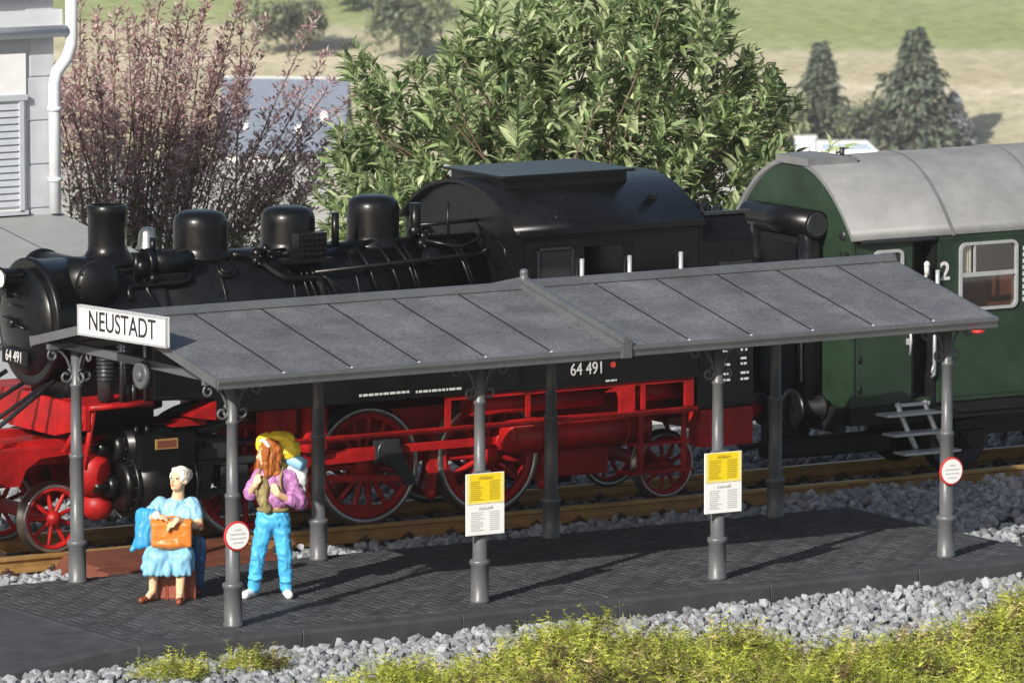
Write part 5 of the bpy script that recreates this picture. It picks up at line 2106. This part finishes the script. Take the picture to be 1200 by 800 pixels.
def moss_z(x, y):
    e = moss_edge(x) - y
    lump = (vnoise(x, y, .9, 21) - .4) * .40 + (vnoise(x, y, .36, 22) - .5) * .44
    return -0.24 + 0.26 * smoothstep(e / 1.8) + 0.25 * smoothstep((e - 1.5) / 3) + lump * smoothstep(e / .7)


def sprigs(P, r, lmin, lmax):
    """little curved fronds with side leaflets; returns verts, triangles, material index"""
    n = len(P)
    K = 5
    ln = r.uniform(lmin, lmax, n)
    az = r.uniform(0, 2 * np.pi, n)
    tilt = r.uniform(.1, 1.3, n)
    bend = r.uniform(.3, 1.6, n)
    t = np.linspace(0, 1, K)[None, :]
    th = tilt[:, None] + bend[:, None] * t
    seg = ln[:, None] / (K - 1)
    dx = np.cumsum(np.sin(th) * seg, 1)
    dz = np.cumsum(np.cos(th) * seg, 1)
    cx, sx = np.cos(az)[:, None], np.sin(az)[:, None]
    C = np.stack([P[:, :1] + dx * cx, P[:, 1:2] + dx * sx, P[:, 2:3] + dz], -1)     # n,K,3
    side = np.stack([-sx + 0 * t, cx + 0 * t, 0 * t + 0 * cx], -1)
    mat_ = r.choice(4, n, p=[.36, .44, .14, .06])
    tone = vnoise(P[:, 0], P[:, 1], .55, 41) * .6 + vnoise(P[:, 0], P[:, 1], .2, 42) * .4
    mat_ = np.where((tone < .40) & (r.random(n) < .65), 3, np.where((tone > .60) & (r.random(n) < .5), 1, mat_))
    Vs, Ms = [], []
    fwd = np.stack([np.sin(th) * cx, np.sin(th) * sx, np.cos(th)], -1)
    for k in range(K):
        w = (ln * .06 * (1 - .6 * k / K))[:, None]
        L = (ln * r.uniform(.16, .36, n) * (1 - .45 * k / K))[:, None]
        for q in (-1, 1):
            a = C[:, k] - fwd[:, k] * w * .5
            c = C[:, k] + fwd[:, k] * w * .9
            j = r.normal(0, .25, (n, 3))
            tip = C[:, k] + (side[:, k] * q * .8 + fwd[:, k] * .55 + j) * L
            Vs.append(np.stack([a, c, tip], 1))
            Ms.append(mat_)
    for k in range(K - 1):
        w = side[:, k] * (ln * .022)[:, None]
        Vs.append(np.stack([C[:, k] - w, C[:, k] + w, C[:, k + 1]], 1))
        Ms.append(mat_)
    V = np.concatenate(Vs).reshape(-1, 3)
    return V, np.arange(len(V)).reshape(-1, 3), np.concatenate(Ms)


def build_moss():
    r = np.random.default_rng(5)
    n = 76000
    x = r.uniform(-4.5, 13, n)
    y = moss_edge(x) + .12 - r.uniform(0, 1, n) ** 1.1 * 10
    keep = vnoise(x, y, .45, 31) * .7 + smoothstep((moss_edge(x) - y) / .5) * .6 > .33
    x, y = x[keep], y[keep]
    z = moss_z(x, y) - .03
    V, Fs, mi = sprigs(np.stack([x, y, z], -1), r, .13, .36)
    # a few taller stray shoots
    n2 = 240
    x = r.uniform(-1, 12, n2)
    y = moss_edge(x) + .12 - r.uniform(0, 1, n2) ** 2 * 2
    V2, F2, m2 = sprigs(np.stack([x, y, moss_z(x, y)], -1), r, .26, .46)
    m2[:] = r.choice([0, 1, 1, 2], len(m2))
    o = raw_mesh('moss', np.concatenate([V, V2]), np.concatenate([Fs, F2 + len(V)]), [M['moss1'], M['moss2'], M['moss3'], M['moss4']], None, np.concatenate([mi, m2]))
    tag(o, 'yellow-green moss growing over the bank in the foreground', 'moss', kind='stuff')
    xs, us = np.linspace(-9, 15, 240), np.linspace(0, 1, 110)
    X, U = np.meshgrid(xs, us, indexing='ij')
    Y = moss_edge(X) - .05 - U * 11
    Z = moss_z(X, Y) - .11 - .06 * (1 - smoothstep(U / .035))
    I = np.arange(X.size).reshape(X.shape)
    Fq = np.stack([I[:-1, :-1], I[:-1, 1:], I[1:, 1:], I[1:, :-1]], -1).reshape(-1, 4)
    tag(raw_mesh('embankment', np.stack([X, Y, Z], -1).reshape(-1, 3), Fq, M['soil'], smooth=True), kind='structure')


build_moss()


def moss_clump(cx, cy, rx, ry, seed, label):
    r = np.random.default_rng(seed)
    n = 420
    a, q = r.uniform(0, 2 * np.pi, n), np.sqrt(r.random(n))
    x, y = cx + rx * q * np.cos(a), cy + ry * q * np.sin(a)
    # along the viewer's left-right
    z = -.20 + .10 * (1 - q)
    V, Fs, mi = sprigs(np.stack([x, y, z], -1), r, .10, .26)
    o = raw_mesh('moss_clump', V, Fs, [M['moss1'], M['moss2'], M['moss3'], M['moss4']], None, mi)
    tag(o, label, 'moss', 'small moss clumps in the gravel')


moss_clump(-1.75, -1.75, .42, .34, 1, 'small moss clump on the gravel with a taller green tip, farther from the round sign')
moss_clump(-0.72, -1.72, .36, .34, 2, 'small flat brownish moss clump on the gravel below the round sign')


# ------------------------------------------------------------------ shrubs
def leaf_cards(P, D, L, W, r, fold=.35, droop=.25):
    """pointed leaves folded along the midrib: six triangles each"""
    n = len(P)
    D = D / np.linalg.norm(D, axis=1)[:, None]
    U = r.normal(0, .35, (n, 3)) + np.array([0, 0, 1.0])
    S = np.cross(D, U)
    S /= np.linalg.norm(S, axis=1)[:, None]
    N = np.cross(S, D)
    L, W = L[:, None], W[:, None]
    a = P
    m1 = P + D * L * .40 + N * L * .05
    m2 = P + D * L * .75 - N * L * droop * .25
    tip = P + D * L - N * L * droop * .7
    e = W * .5
    l1, r1 = m1 - S * e + N * e * fold, m1 + S * e + N * e * fold
    l2, r2 = m2 - S * e * .72 + N * e * fold, m2 + S * e * .72 + N * e * fold
    V = np.stack([a, m1, m2, tip, l1, r1, l2, r2], 1)
    T = np.array([[0, 1, 4], [0, 5, 1], [4, 1, 2], [4, 2, 6], [1, 5, 7], [1, 7, 2], [6, 2, 3], [2, 7, 3]])
    Fs = (T[None] + (np.arange(n) * 8)[:, None, None]).reshape(-1, 3)
    return V.reshape(-1, 3), Fs


def orient(n, r):
    v = r.normal(size=(n, 3))
    return v / np.linalg.norm(v, axis=1)[:, None]


CX, CYD, CZ = np.array(VR), np.array(VH), np.array((0, 0, 1.0))    # across, away, up


def build_heather():
    r = np.random.default_rng(17)
    D0 = 119.0
    sc_ = D0 / F_PX                               # metres per photograph pixel there
    base = np.array(at(190, 330, D0))
    base[2] = -.45
    root = empty('heather_shrub', base, 0, 'tall upright shrub with mauve-leaved spikes, green at the foot, behind the chimney', 'shrub')
    tops = [(78, 20), (92, 5), (110, 40), (113, 10), (135, 8), (150, 30), (152, 3), (170, 25), (176, -12), (192, -20), (205, 15), (222, 20), (240, -8), (250, -15), (262, 30), (280, 8), (285, -12), (312, 18), (370, 15), (385, 62), (392, 85), (300, 165), (420, 110), (95, 60), (125, 75), (160, 70), (200, 60), (185, 40), (228, 60), (255, 60), (345, 110), (66, 70), (75, 100), (140, 100), (100, 120), (215, 100), (270, 95), (330, 150), (360, 180), (240, 120), (180, 120), (70, 150), (120, 150), (400, 150), (378, 130), (290, 130), (310, 60), (212, -5), (130, 45), (268, 60)]
    tops += [(r.uniform(66, 330), r.uniform(60, 230)) for _ in range(42)]
    tops += [(r.uniform(300, 400), r.uniform(170, 250)) for _ in range(18)]
    P, Dv, L, mi = [], [], [], []
    stems = MB()
    for i, (px, py) in enumerate(tops):
        dz = r.normal(0, .9)
        tip = np.array(at(px, py, D0)) + CYD * dz
        bx = 165 + (px - 190) * .35 + r.normal(0, 22)
        b0 = np.array(at(bx, 345, D0)) + CYD * dz * .6
        b0[2] = -.4
        n_ = 26
        t = np.linspace(0, 1, n_)
        lean = (tip - b0)
        curve = b0[None] + lean[None] * t[:, None]
        curve += CX[None] * (np.sin(t * np.pi) * (-.25 * np.sign(lean @ CX) + r.normal(0, .05)))[:, None] * abs(lean @ CX) * .5
        curve[:, :2] += (r.normal(0, .012, (n_, 2))).cumsum(0) * .4
        if i < 75:
            stems.tube([tuple(c) for c in curve[::3]], .022, 5, .008)
        hgt = np.linalg.norm(lean)
        k = int(165 * hgt / 3.2) + 30
        tt = .10 + .90 * np.sqrt(r.random(k))
        pos = np.stack([np.interp(tt, t, curve[:, j]) for j in range(3)], -1)
        spread = (.15 * (1 - tt) ** .8 + .04) * (1.0 + .3 * r.normal(size=k))
        off = orient(k, r) * spread[:, None]
        off[:, 2] *= .6
        pos = pos + off
        d = off / (np.linalg.norm(off, axis=1)[:, None] + 1e-6) * .8 + np.array([0, 0, .75]) + r.normal(0, .25, (k, 3))
        P.append(pos)
        Dv.append(d)
        L.append(r.uniform(.07, .15, k))
        hz = (pos[:, 2] + .4) / 4.2
        g = r.random(k)
        low = np.clip(1.15 - hz * 1.55, 0, .92)
        mi.append(np.where(g < low, 2 + (r.random(k) < .35), np.where(r.random(k) < .42, 1, 0)))
    P, Dv, L, mi = map(np.concatenate, (P, Dv, L, mi))
    V, Fs = leaf_cards(P, Dv, L, L * .30, r)
    raw_mesh('foliage', V, Fs, [M['heather'], M['heatherp'], M['leafdk'], M['leaf']], root, np.repeat(mi, 8))
    stems.build('stem', M['stem'], root)


build_heather()


def build_laurel():
    r = np.random.default_rng(23)
    D0 = 114.0
    base = np.array(at(650, 330, D0))
    base[2] = -.45
    root = empty('laurel_shrub', base, 0, 'large bushy shrub with long pointed green leaves behind the engine cab', 'shrub')
    # the outline of the crown, in photograph pixels, filled with shoot tips at several depths
    outl = [(372, 215), (398, 150), (415, 115), (402, 60), (440, 55), (480, 75), (520, 60), (545, 15), (570, -25), (650, -60), (760, -60), (830, -30), (855, -5), (872, 45), (905, 78), (915, 105), (938, 122), (925, 150), (935, 185), (900, 195), (890, 235), (868, 262), (850, 300), (640, 320), (400, 320), (372, 260)]

    def inside(x, y):
        c = False
        for (x1, y1), (x2, y2) in zip(outl, outl[1:] + outl[:1]):
            if (y1 > y) != (y2 > y) and x < (x2 - x1) * (y - y1) / (y2 - y1) + x1:
                c = not c
        return c
    tips = []
    while len(tips) < 760:
        x, y = r.uniform(365, 945), r.uniform(-60, 320)
        if inside(x, y):
            tips.append((x, y, r.normal(0, 1.1)))
    tips += [(405, 62, -.5), (480, 72, -.6), (425, 112, -.4), (545, 18, -.5), (905, 82, -.6), (932, 124, -.5), (918, 106, -.2), (855, 8, -.5), (872, 60, -.7), (930, 182, 0), (988, 172, -.2), (975, 176, .2), (395, 152, -.6), (378, 205, 0), (845, -5, 0)]
    P, Dv, L, mi = [], [], [], []
    stems = MB()
    crown_c = np.array(at(660, 250, D0))
    for i, (px, py, dz) in enumerate(tips):
        tip = np.array(at(px, py, D0)) + CYD * dz
        b0 = crown_c + CX * r.normal(0, .5) + CYD * dz * .5 + np.array([0, 0, -1.2])
        out = tip - b0
        out /= np.linalg.norm(out)
        up = np.array([0, 0, 1.0])
        dirn = out * .75 + up * .55 + r.normal(0, .18, 3)
        dirn /= np.linalg.norm(dirn)
        ln = r.uniform(.6, 1.1)
        st = tip - dirn * ln
        if i % 9 == 0 or i >= 760:
            mid = (st + b0) / 2 + np.array([0, 0, .15])
            stems.tube([tuple(b0), tuple(mid), tuple(st), tuple(tip - dirn * .05)], .028, 5, .008)
        k = int(r.integers(20, 30))
        tt = r.random(k) ** .6
        ang = np.arange(k) * 2.4 + r.normal(0, .3, k)
        a1 = np.cross(dirn, up + r.normal(0, .01, 3))
        a1 /= np.linalg.norm(a1)
        a2 = np.cross(dirn, a1)
        rad = np.cos(ang)[:, None] * a1 + np.sin(ang)[:, None] * a2
        open_ = (1.15 - .65 * tt)[:, None]
        P.append(st[None] + dirn[None] * (ln * tt)[:, None])
        Dv.append(rad * open_ + dirn[None] * .8 + r.normal(0, .12, (k, 3)))
        L.append(r.uniform(.20, .45, k) * (1.05 - .3 * tt) * r.uniform(.75, 1.15))
        mi.append(r.choice(3, k, p=[.22, .43, .35]))
    P, Dv, L, mi = map(np.concatenate, (P, Dv, L, mi))
    V, Fs = leaf_cards(P, Dv, L, L * .275, r, .45, .3)
    raw_mesh('foliage', V, Fs, [M['leafdk'], M['leaf'], M['leaflt']], root, np.repeat(mi, 8))
    for k in range(7):
        p = crown_c + CX * (k - 3) * .35
        stems.tube([tuple(np.array((p[0], p[1], -.45)) - CX * (k - 3) * .2), tuple(p + np.array([0, 0, -1.2]))], .06, 6, .04)
    stems.build('stem', M['stem'], root)


build_laurel()

# ------------------------------------------------------------------ building at the left
ZW = 2.6


def ray_at_z(px, py, z):
    d = VF + VR * ((px - 600) / F_PX) - VU * ((py - 400) / F_PX)
    return CAM + d * ((z - CAM.z) / d.z)


BC = ray_at_z(62, 250, ZW)              # right-hand foot of the wall
hs = empty('station_house', (BC.x, BC.y, -.42), 0, 'pale grey stone house with louvred shutter, zinc downpipe and lean-to roof', 'house')
bx, by = BC.x, BC.y
b = MB()
b.box(bx - 6, bx, by, by + 5, -.42, 6.2)
b.build('wall', M['wallgrey'], hs)
b = MB()
for k in range(11):
    z = -.4 + k * .62
    b.box(bx - .36 - .06 * (k % 2), bx + .022, by - .022, by + .3, z, z + .60, .012)
b.build('corner_stone', M['wallgrey'], hs)
b = MB()
b.box(bx - 1.9, bx - .44, by - .05, by - .005, ZW + .02, ZW + 2.30)
fr = b.build('window', M['wallwhite'], hs)
b = MB()
for k in range(15):
    z = ZW + .14 + k * .098
    b._new([(bx - 1.8, by - .055, z), (bx - .56, by - .055, z), (bx - .56, by - .09, z - .0), (bx - 1.8, by - .09, z), (bx - 1.8, by - .055, z + .085), (bx - .56, by - .055, z + .085), (bx - .56, by - .062, z + .085), (bx - 1.8, by - .062, z + .085)],
           [(0, 1, 2, 3), (3, 2, 6, 7), (4, 7, 6, 5), (0, 3, 7, 4), (1, 5, 6, 2)])
b.box(bx - .57, bx - .50, by - .10, by - .05, ZW + .06, ZW + 1.68)
b.box(bx - 1.9, bx - .44, by - .11, by - .05, ZW + 1.64, ZW + 1.72)
b.box(bx - 1.9, bx - .44, by - .10, by - .05, ZW + .02, ZW + .08)
b.build('louvre_shutter', M['shutter'], fr)
b = MB()
b.tube([(bx - 6, by - .22, ZW + 2.62), (bx + .12, by - .22, ZW + 2.60)], .085, 10)
b.box(bx - 6, bx + .1, by - .14, by - .001, ZW + 2.62, ZW + 2.9)
b.build('gutter', M['pipegrey'], hs)
b = MB()
b.tube([(bx + .20, by - .22, ZW + 3.4), (bx + .20, by - .22, ZW + 2.42), (bx + .14, by - .20, ZW + 2.22), (bx + .0, by - .15, ZW + 2.02), (bx - .03, by - .13, ZW + 1.85), (bx - .03, by - .13, ZW + .02)], .088, 12)
for z in (ZW + .5, ZW + 1.5):
    b.lathe([(.105, -.03), (.105, .03)], (bx - .03, by - .13, z), n=14)
b.build('downpipe', M['pipegrey'], hs)
b = MB()
b.prism([(by - .45, 6.1), (by + 2.5, 8.2), (by + 5.4, 6.1), (by + 5.4, 6.0), (by + 2.5, 8.05), (by - .45, 5.98)], bx - 6.2, bx + .3, axis='x')
b.build('roof', M['slate'], hs)
# the lean-to in front, falling towards the track
LD = 6.0
SL = .14
b = MB()
b.prism([(by - .001, ZW), (by - LD, ZW - LD * SL), (by - LD, ZW - LD * SL - .10), (by - .001, ZW - .10)], bx - 6, bx + .12, axis='x')
lt = b.build('leanto_roof', M['leanto'], hs)
b = MB()
for x in (bx - 1.15, bx - 2.4, bx - 3.6):
    v = [(x, by - .002, ZW), (x + .02, by - .002, ZW), (x + .02, by - LD, ZW - LD * SL), (x, by - LD, ZW - LD * SL)]
    b._new([(a, c, e + .003) for a, c, e in v] + [(a, c, e - .02) for a, c, e in v], [(0, 1, 2, 3), (0, 4, 5, 1), (1, 5, 6, 2), (2, 6, 7, 3), (3, 7, 4, 0)])
b.build('roof_joint', M['darkmetal'], lt)
b = MB()
b.box(bx - 5.9, bx + .04, by - LD + .1, by - .002, -.42, ZW - LD * SL - .12)
b.build('leanto_wall', M['wallgrey'], hs)


# ------------------------------------------------------------------ far things on the hillside
def on_land(px, py):
    """where that line of sight meets the land beyond the valley"""
    dv = VF + VR * ((px - 600) / F_PX) - VU * ((py - 400) / F_PX)
    t = 745.0
    while t < 3000:
        p = CAM + dv * t
        d = (p - CAM).dot(VH)
        s = (p - CAM).dot(VR)
        if p.z <= float(terrain_z(d, s)):
            return p
        t += 1.0
    return p


def conifer(px, py, hpx, wpx, label, m, seed, name='conifer'):
    p = on_land(px, py)
    depth = (p - CAM).dot(VF)
    h, w = hpx * depth / F_PX, wpx * depth / F_PX
    r = np.random.default_rng(seed)
    root = empty(name, p, 0, label, 'tree', 'trees on the far hillside')
    n = 2600
    t = r.random(n) ** .8
    lay = np.round(t * 13) / 13 + r.normal(0, .012, n)
    a = r.uniform(0, 2 * np.pi, n)
    lv = np.clip(np.round(t * 13).astype(int), 0, 14)
    lob = (1 + .28 * np.sin(a * 3 + lay * 20) + .25 * np.sin(a * 5 - lay * 31)) * r.uniform(.65, 1.25, 15)[lv]
    rad = np.clip(1 - lay, 0.001, 2) ** .85 * w / 2 * lob * np.sqrt(r.uniform(.05, 1, n))
    z = .06 * h + lay * h * .94 - rad * .30
    P = np.array(p)[None] + np.stack([np.cos(a) * rad, np.sin(a) * rad, z], -1)
    D = np.stack([np.cos(a), np.sin(a), -.25 + 0 * a], -1) + r.normal(0, .4, (n, 3))
    L = r.uniform(.5, 1.1, n) * h / 9
    V, Fs = leaf_cards(P, D, L, L * .45, r)
    raw_mesh('crown', V, Fs, m, root)
    b = MB()
    b.cyl(p, p + Vector((0, 0, h * .9)), h * .022, h * .006, 8)
    b.build('trunk', M['trunk'], root)


def roundtree(px, py, hpx, wpx, label, ms, seed, name='far_bush', low=.1):
    p = on_land(px, py)
    depth = (p - CAM).dot(VF)
    h, w = hpx * depth / F_PX, wpx * depth / F_PX
    r = np.random.default_rng(seed)
    root = empty(name, p, 0, label, 'tree', 'trees on the far hillside')
    cl = 16
    cc = np.stack([r.normal(0, w * .22, cl), r.normal(0, w * .22, cl), r.uniform(low + .15, .85, cl) * h], -1)
    cr_ = r.uniform(.10, .22, cl) * w
    n = 2200
    k = r.integers(0, cl, n)
    P = np.array(p)[None] + cc[k] + orient(n, r) * (cr_[k] * r.uniform(.5, 1.1, n))[:, None] * np.array([1, 1, .8])
    L = r.uniform(.35, .7, n) * h / 6
    V, Fs = leaf_cards(P, orient(n, r), L, L * .6, r)
    raw_mesh('crown', V, Fs, ms, root, np.repeat(r.integers(0, len(ms), n), 8))
    b = MB()
    b.cyl(p, p + Vector((0, 0, h * .6)), h * .03, h * .012, 8)
    for q in range(5):
        b.cyl(p + Vector((0, 0, h * .25)), p + Vector(cc[q]), h * .014, h * .006, 6)
    b.build('trunk', M['trunk'], root)


conifer(1072, 178, 140, 130, 'big dark conifer on the hillside above the coach roof', M['conifer'], 1)
conifer(1117, 176, 66, 62, 'small silver-blue spruce right of the big conifer', M['conifersilver'], 2, 'spruce')
conifer(962, 165, 112, 66, 'slim dark conifer beside the big one, above the coach end', M['conifer'], 3)
roundtree(1012, 172, 62, 80, 'low grey-green bush between the two conifers', [M['conifer'], M['farleaf']], 4)
roundtree(915, 175, 74, 80, 'loose yellow-green bush at the right edge of the laurel shrub', [M['farleaf'], M['leaflt']], 5)
roundtree(338, 68, 72, 95, 'grey-green round tree on the hillside above the blue roof', [M['conifer'], M['farleaf']], 6, 'far_tree', .2)
roundtree(470, 70, 80, 120, 'grey-green tree on the hillside below the orange autumn bush', [M['farleaf'], M['conifer']], 7, 'far_tree', .2)
roundtree(497, 22, 34, 60, 'orange autumn bush high on the hillside behind the laurel shrub', [M['autumn'], M['farleaf']], 8)
roundtree(415, 15, 60, 90, 'dark green tree on the hillside beside the autumn bush', [M['conifer'], M['farleaf']], 9, 'far_tree', .2)


def far_house():
    p = on_land(330, 205)
    k = (p - CAM).dot(VF) / F_PX
    rz = -YAW - R(6)
    h = empty('far_house', p, rz, 'distant house with a wide slate-blue roof and small white panels behind the mauve shrub', 'house', local=True)
    W, Hh = 150 * k, 32 * k
    b = MB()
    b.box(-W / 2 + .4, W / 2 - .4, 0, 6, -3, Hh)
    b.build('wall', M['wallwhite'], h)
    b = MB()
    b.prism([(-.8, Hh - .3), (3.6, Hh + 78 * k), (8, Hh - .3), (8, Hh - .55), (3.6, Hh + 75 * k), (-.8, Hh - .55)], -W / 2, W / 2, axis='x')
    rf_ = b.build('roof', M['slate'], h)
    sl_ = 78 * k / 4.4
    b = MB()
    for x, t in ((.05, .75), (-.30, .35), (.13, .30), (.32, .5)):
        y = -.8 + 4.4 * t
        z = Hh - .3 + 78 * k * t
        M4 = Matrix.Translation((x * W, y, z + .03)) @ Matrix.Rotation(math.atan(sl_), 4, 'X')
        b.box(-.35, .35, -.5, .5, 0, .08, 0, M4)
    b.build('white_panel', M['wallwhite'], rf_)  # small white panels raised on the front roof slope
    b = MB()
    for x in (-.3, -.05, .2):
        b.box(x * W - .5, x * W + .5, -.05, .03, .5, Hh - .8)
    b.build('window', M['darkglass'], h)
    b = MB()
    b.box(-W / 2, W / 2, 3.5, 3.7, Hh + 78 * k - .05, Hh + 78 * k + .12)
    b.build('ridge', M['pipegrey'], rf_)


far_house()


def far_vehicle():
    p = on_land(995, 192)
    k = (p - CAM).dot(VF) / F_PX
    v = empty('parked_van', p, -YAW, 'white van parked beyond the coach roof, its bluish windows showing', 'van', local=True)
    L, H = 74 * k, 26 * k
    b = MB()
    b.prism([(-L / 2, .5), (-L / 2, H), (L * .30, H), (L * .46, H * .58), (L * .5, H * .5), (L * .5, .5)], 0, 2.2)
    o = b.build('body', M['white'], v)
    add_bevel(o, .12)
    b = MB()
    b.prism([(L * .02, H * .62), (L * .02, H * .93), (L * .28, H * .93), (L * .41, H * .62)], -.03, .02)
    b.box(-L * .44, -L * .24, -.03, .02, H * .62, H * .93)
    b.box(-L * .21, -L * .02, -.03, .02, H * .62, H * .93)
    b.build('window', M['glassy'], v)
    for x in (-L * .3, L * .3):
        b = MB()
        b.lathe([(0, -.02), (.45, -.02), (.5, .05), (.5, .25), (0, .25)], (x, 0, .5), axis='y', n=24)
        b.build('wheel', M['blackm'], v)
    p2 = on_land(944, 186)
    g = empty('garden_shed', p2, -YAW, 'small pale blue flat-roofed shed left of the white van', 'shed', local=True)
    b = MB()
    b.box(-12 * k, 12 * k, 0, 2.4, -.4, 24 * k)
    b.build('wall', M['lightblue'], g)
    b = MB()
    b.box(-13.5 * k, 13.5 * k, -.2, 2.6, 24 * k, 26 * k)
    b.build('roof', M['wallwhite'], g)
    b = MB()
    b.box(-4 * k, 4 * k, -.04, .02, 0, 18 * k)
    b.build('door', M['wallwhite'], g)


far_vehicle()


# ------------------------------------------------------------------ separate pieces of a part become objects of their own
def split_pieces(o, gap):
    me = o.data
    n = len(me.vertices)
    par = list(range(n))

    def find(a):
        while par[a] != a:
            par[a] = par[par[a]]
            a = par[a]
        return a
    for e in me.edges:
        a, c = find(e.vertices[0]), find(e.vertices[1])
        if a != c:
            par[a] = c
    isl = {}
    for i in range(n):
        isl.setdefault(find(i), []).append(i)
    ids = list(isl)
    bb = []
    for k in ids:
        P = np.array([me.vertices[i].co[:] for i in isl[k]])
        bb.append((P.min(0), P.max(0)))
    g = list(range(len(ids)))
    for i in range(len(ids)):
        for j in range(i):
            d = np.maximum(0, np.maximum(bb[i][0] - bb[j][1], bb[j][0] - bb[i][1]))
            if np.linalg.norm(d) < gap and g[i] != g[j]:
                a, c = g[i], g[j]
                g = [c if x == a else x for x in g]
    groups = {}
    for i, k in enumerate(ids):
        groups.setdefault(g[i], set()).update(isl[k])
    if len(groups) < 2:
        return
    for q, keep in enumerate(list(groups.values())):
        bm = bmesh.new()
        bm.from_mesh(me)
        bm.verts.ensure_lookup_table()
        bmesh.ops.delete(bm, geom=[v for v in bm.verts if v.index not in keep], context='VERTS')
        m2 = bpy.data.meshes.new(me.name)
        bm.to_mesh(m2)
        bm.free()
        for mm in me.materials:
            m2.materials.append(mm)
        c = o.copy()
        c.data = m2
        COL.objects.link(c)
        if q == 0:
            for ch in list(o.children):
                ch.parent = c
    nm = o.name
    bpy.data.objects.remove(o)


SPLIT = {'gutter_fascia': .02, 'small_lettering': .06, 'gable_board': .02, 'boiler_band': .02, 'drip_rail': .02, 'boiler_valve': .02, 'gangway_rail': .02, 'print': .03, 'axle': .02, 'spectacle_window': .02, 'spectacle_glass': .02, 'brake_hanger': .02, 'tube_cap': .02, 'washout_plug': .02, 'air_pump': .06, 'door_hinge': .02, 'step_tread': .02, 'window': .0, 'white_panel': .02, 'roof_joint': .02, 'roof_rib': .02, 'seat_back': .02, 'smokebox_stay': .02, 'slide_bar': .02, 'grab_rail': .02, 'strap': .02, 'shoe': .02, 'eye': .01, 'motion_bracket': .02, 'brake_pipe_tank': .02, 'end_bracket': .02, 'gangway_tube': .0, 'sheet_border': .0, 'mount': .02, 'cab_step': .0, 'lubricator_pipe': .02, 'rear_beam': .0, 'felt_lap': .02}
for o in [x for x in scene.objects if x.type == 'MESH' and x.name.split('.')[0] in SPLIT]:
    split_pieces(o, SPLIT[o.name.split('.')[0]])


# ------------------------------------------------------------------ air
def build_haze():
    # one closed box of even air round the viewer and the whole place
    b = MB()
    v = []
    for z in (-130, 60):
        for d, q in ((-90, -1700), (-90, 1700), (3400, 1700), (3400, -1700)):
            p = Vector((CAM.x, CAM.y, 0)) + VH * d + Vector((VR.x, VR.y, 0)) * q
            v.append((p.x, p.y, z))
    b._new(v, [(0, 3, 2, 1), (4, 5, 6, 7), (0, 1, 5, 4), (1, 2, 6, 5), (2, 3, 7, 6), (3, 0, 4, 7)])
    m = bpy.data.materials.new('air')
    m.use_nodes = True
    n, l = m.node_tree.nodes, m.node_tree.links
    n.remove(n['Principled BSDF'])
    pv = n.new('ShaderNodeVolumePrincipled')
    pv.inputs['Color'].default_value = (.88, .91, .95, 1)
    pv.inputs['Density'].default_value = HAZE
    pv.inputs['Anisotropy'].default_value = 0.0
    l.new(pv.outputs[0], n['Material Output'].inputs['Volume'])
    o = b.build('haze', m)
    tag(o, kind='stuff')


HAZE = 0.00011
if HAZE > 0:
    build_haze()
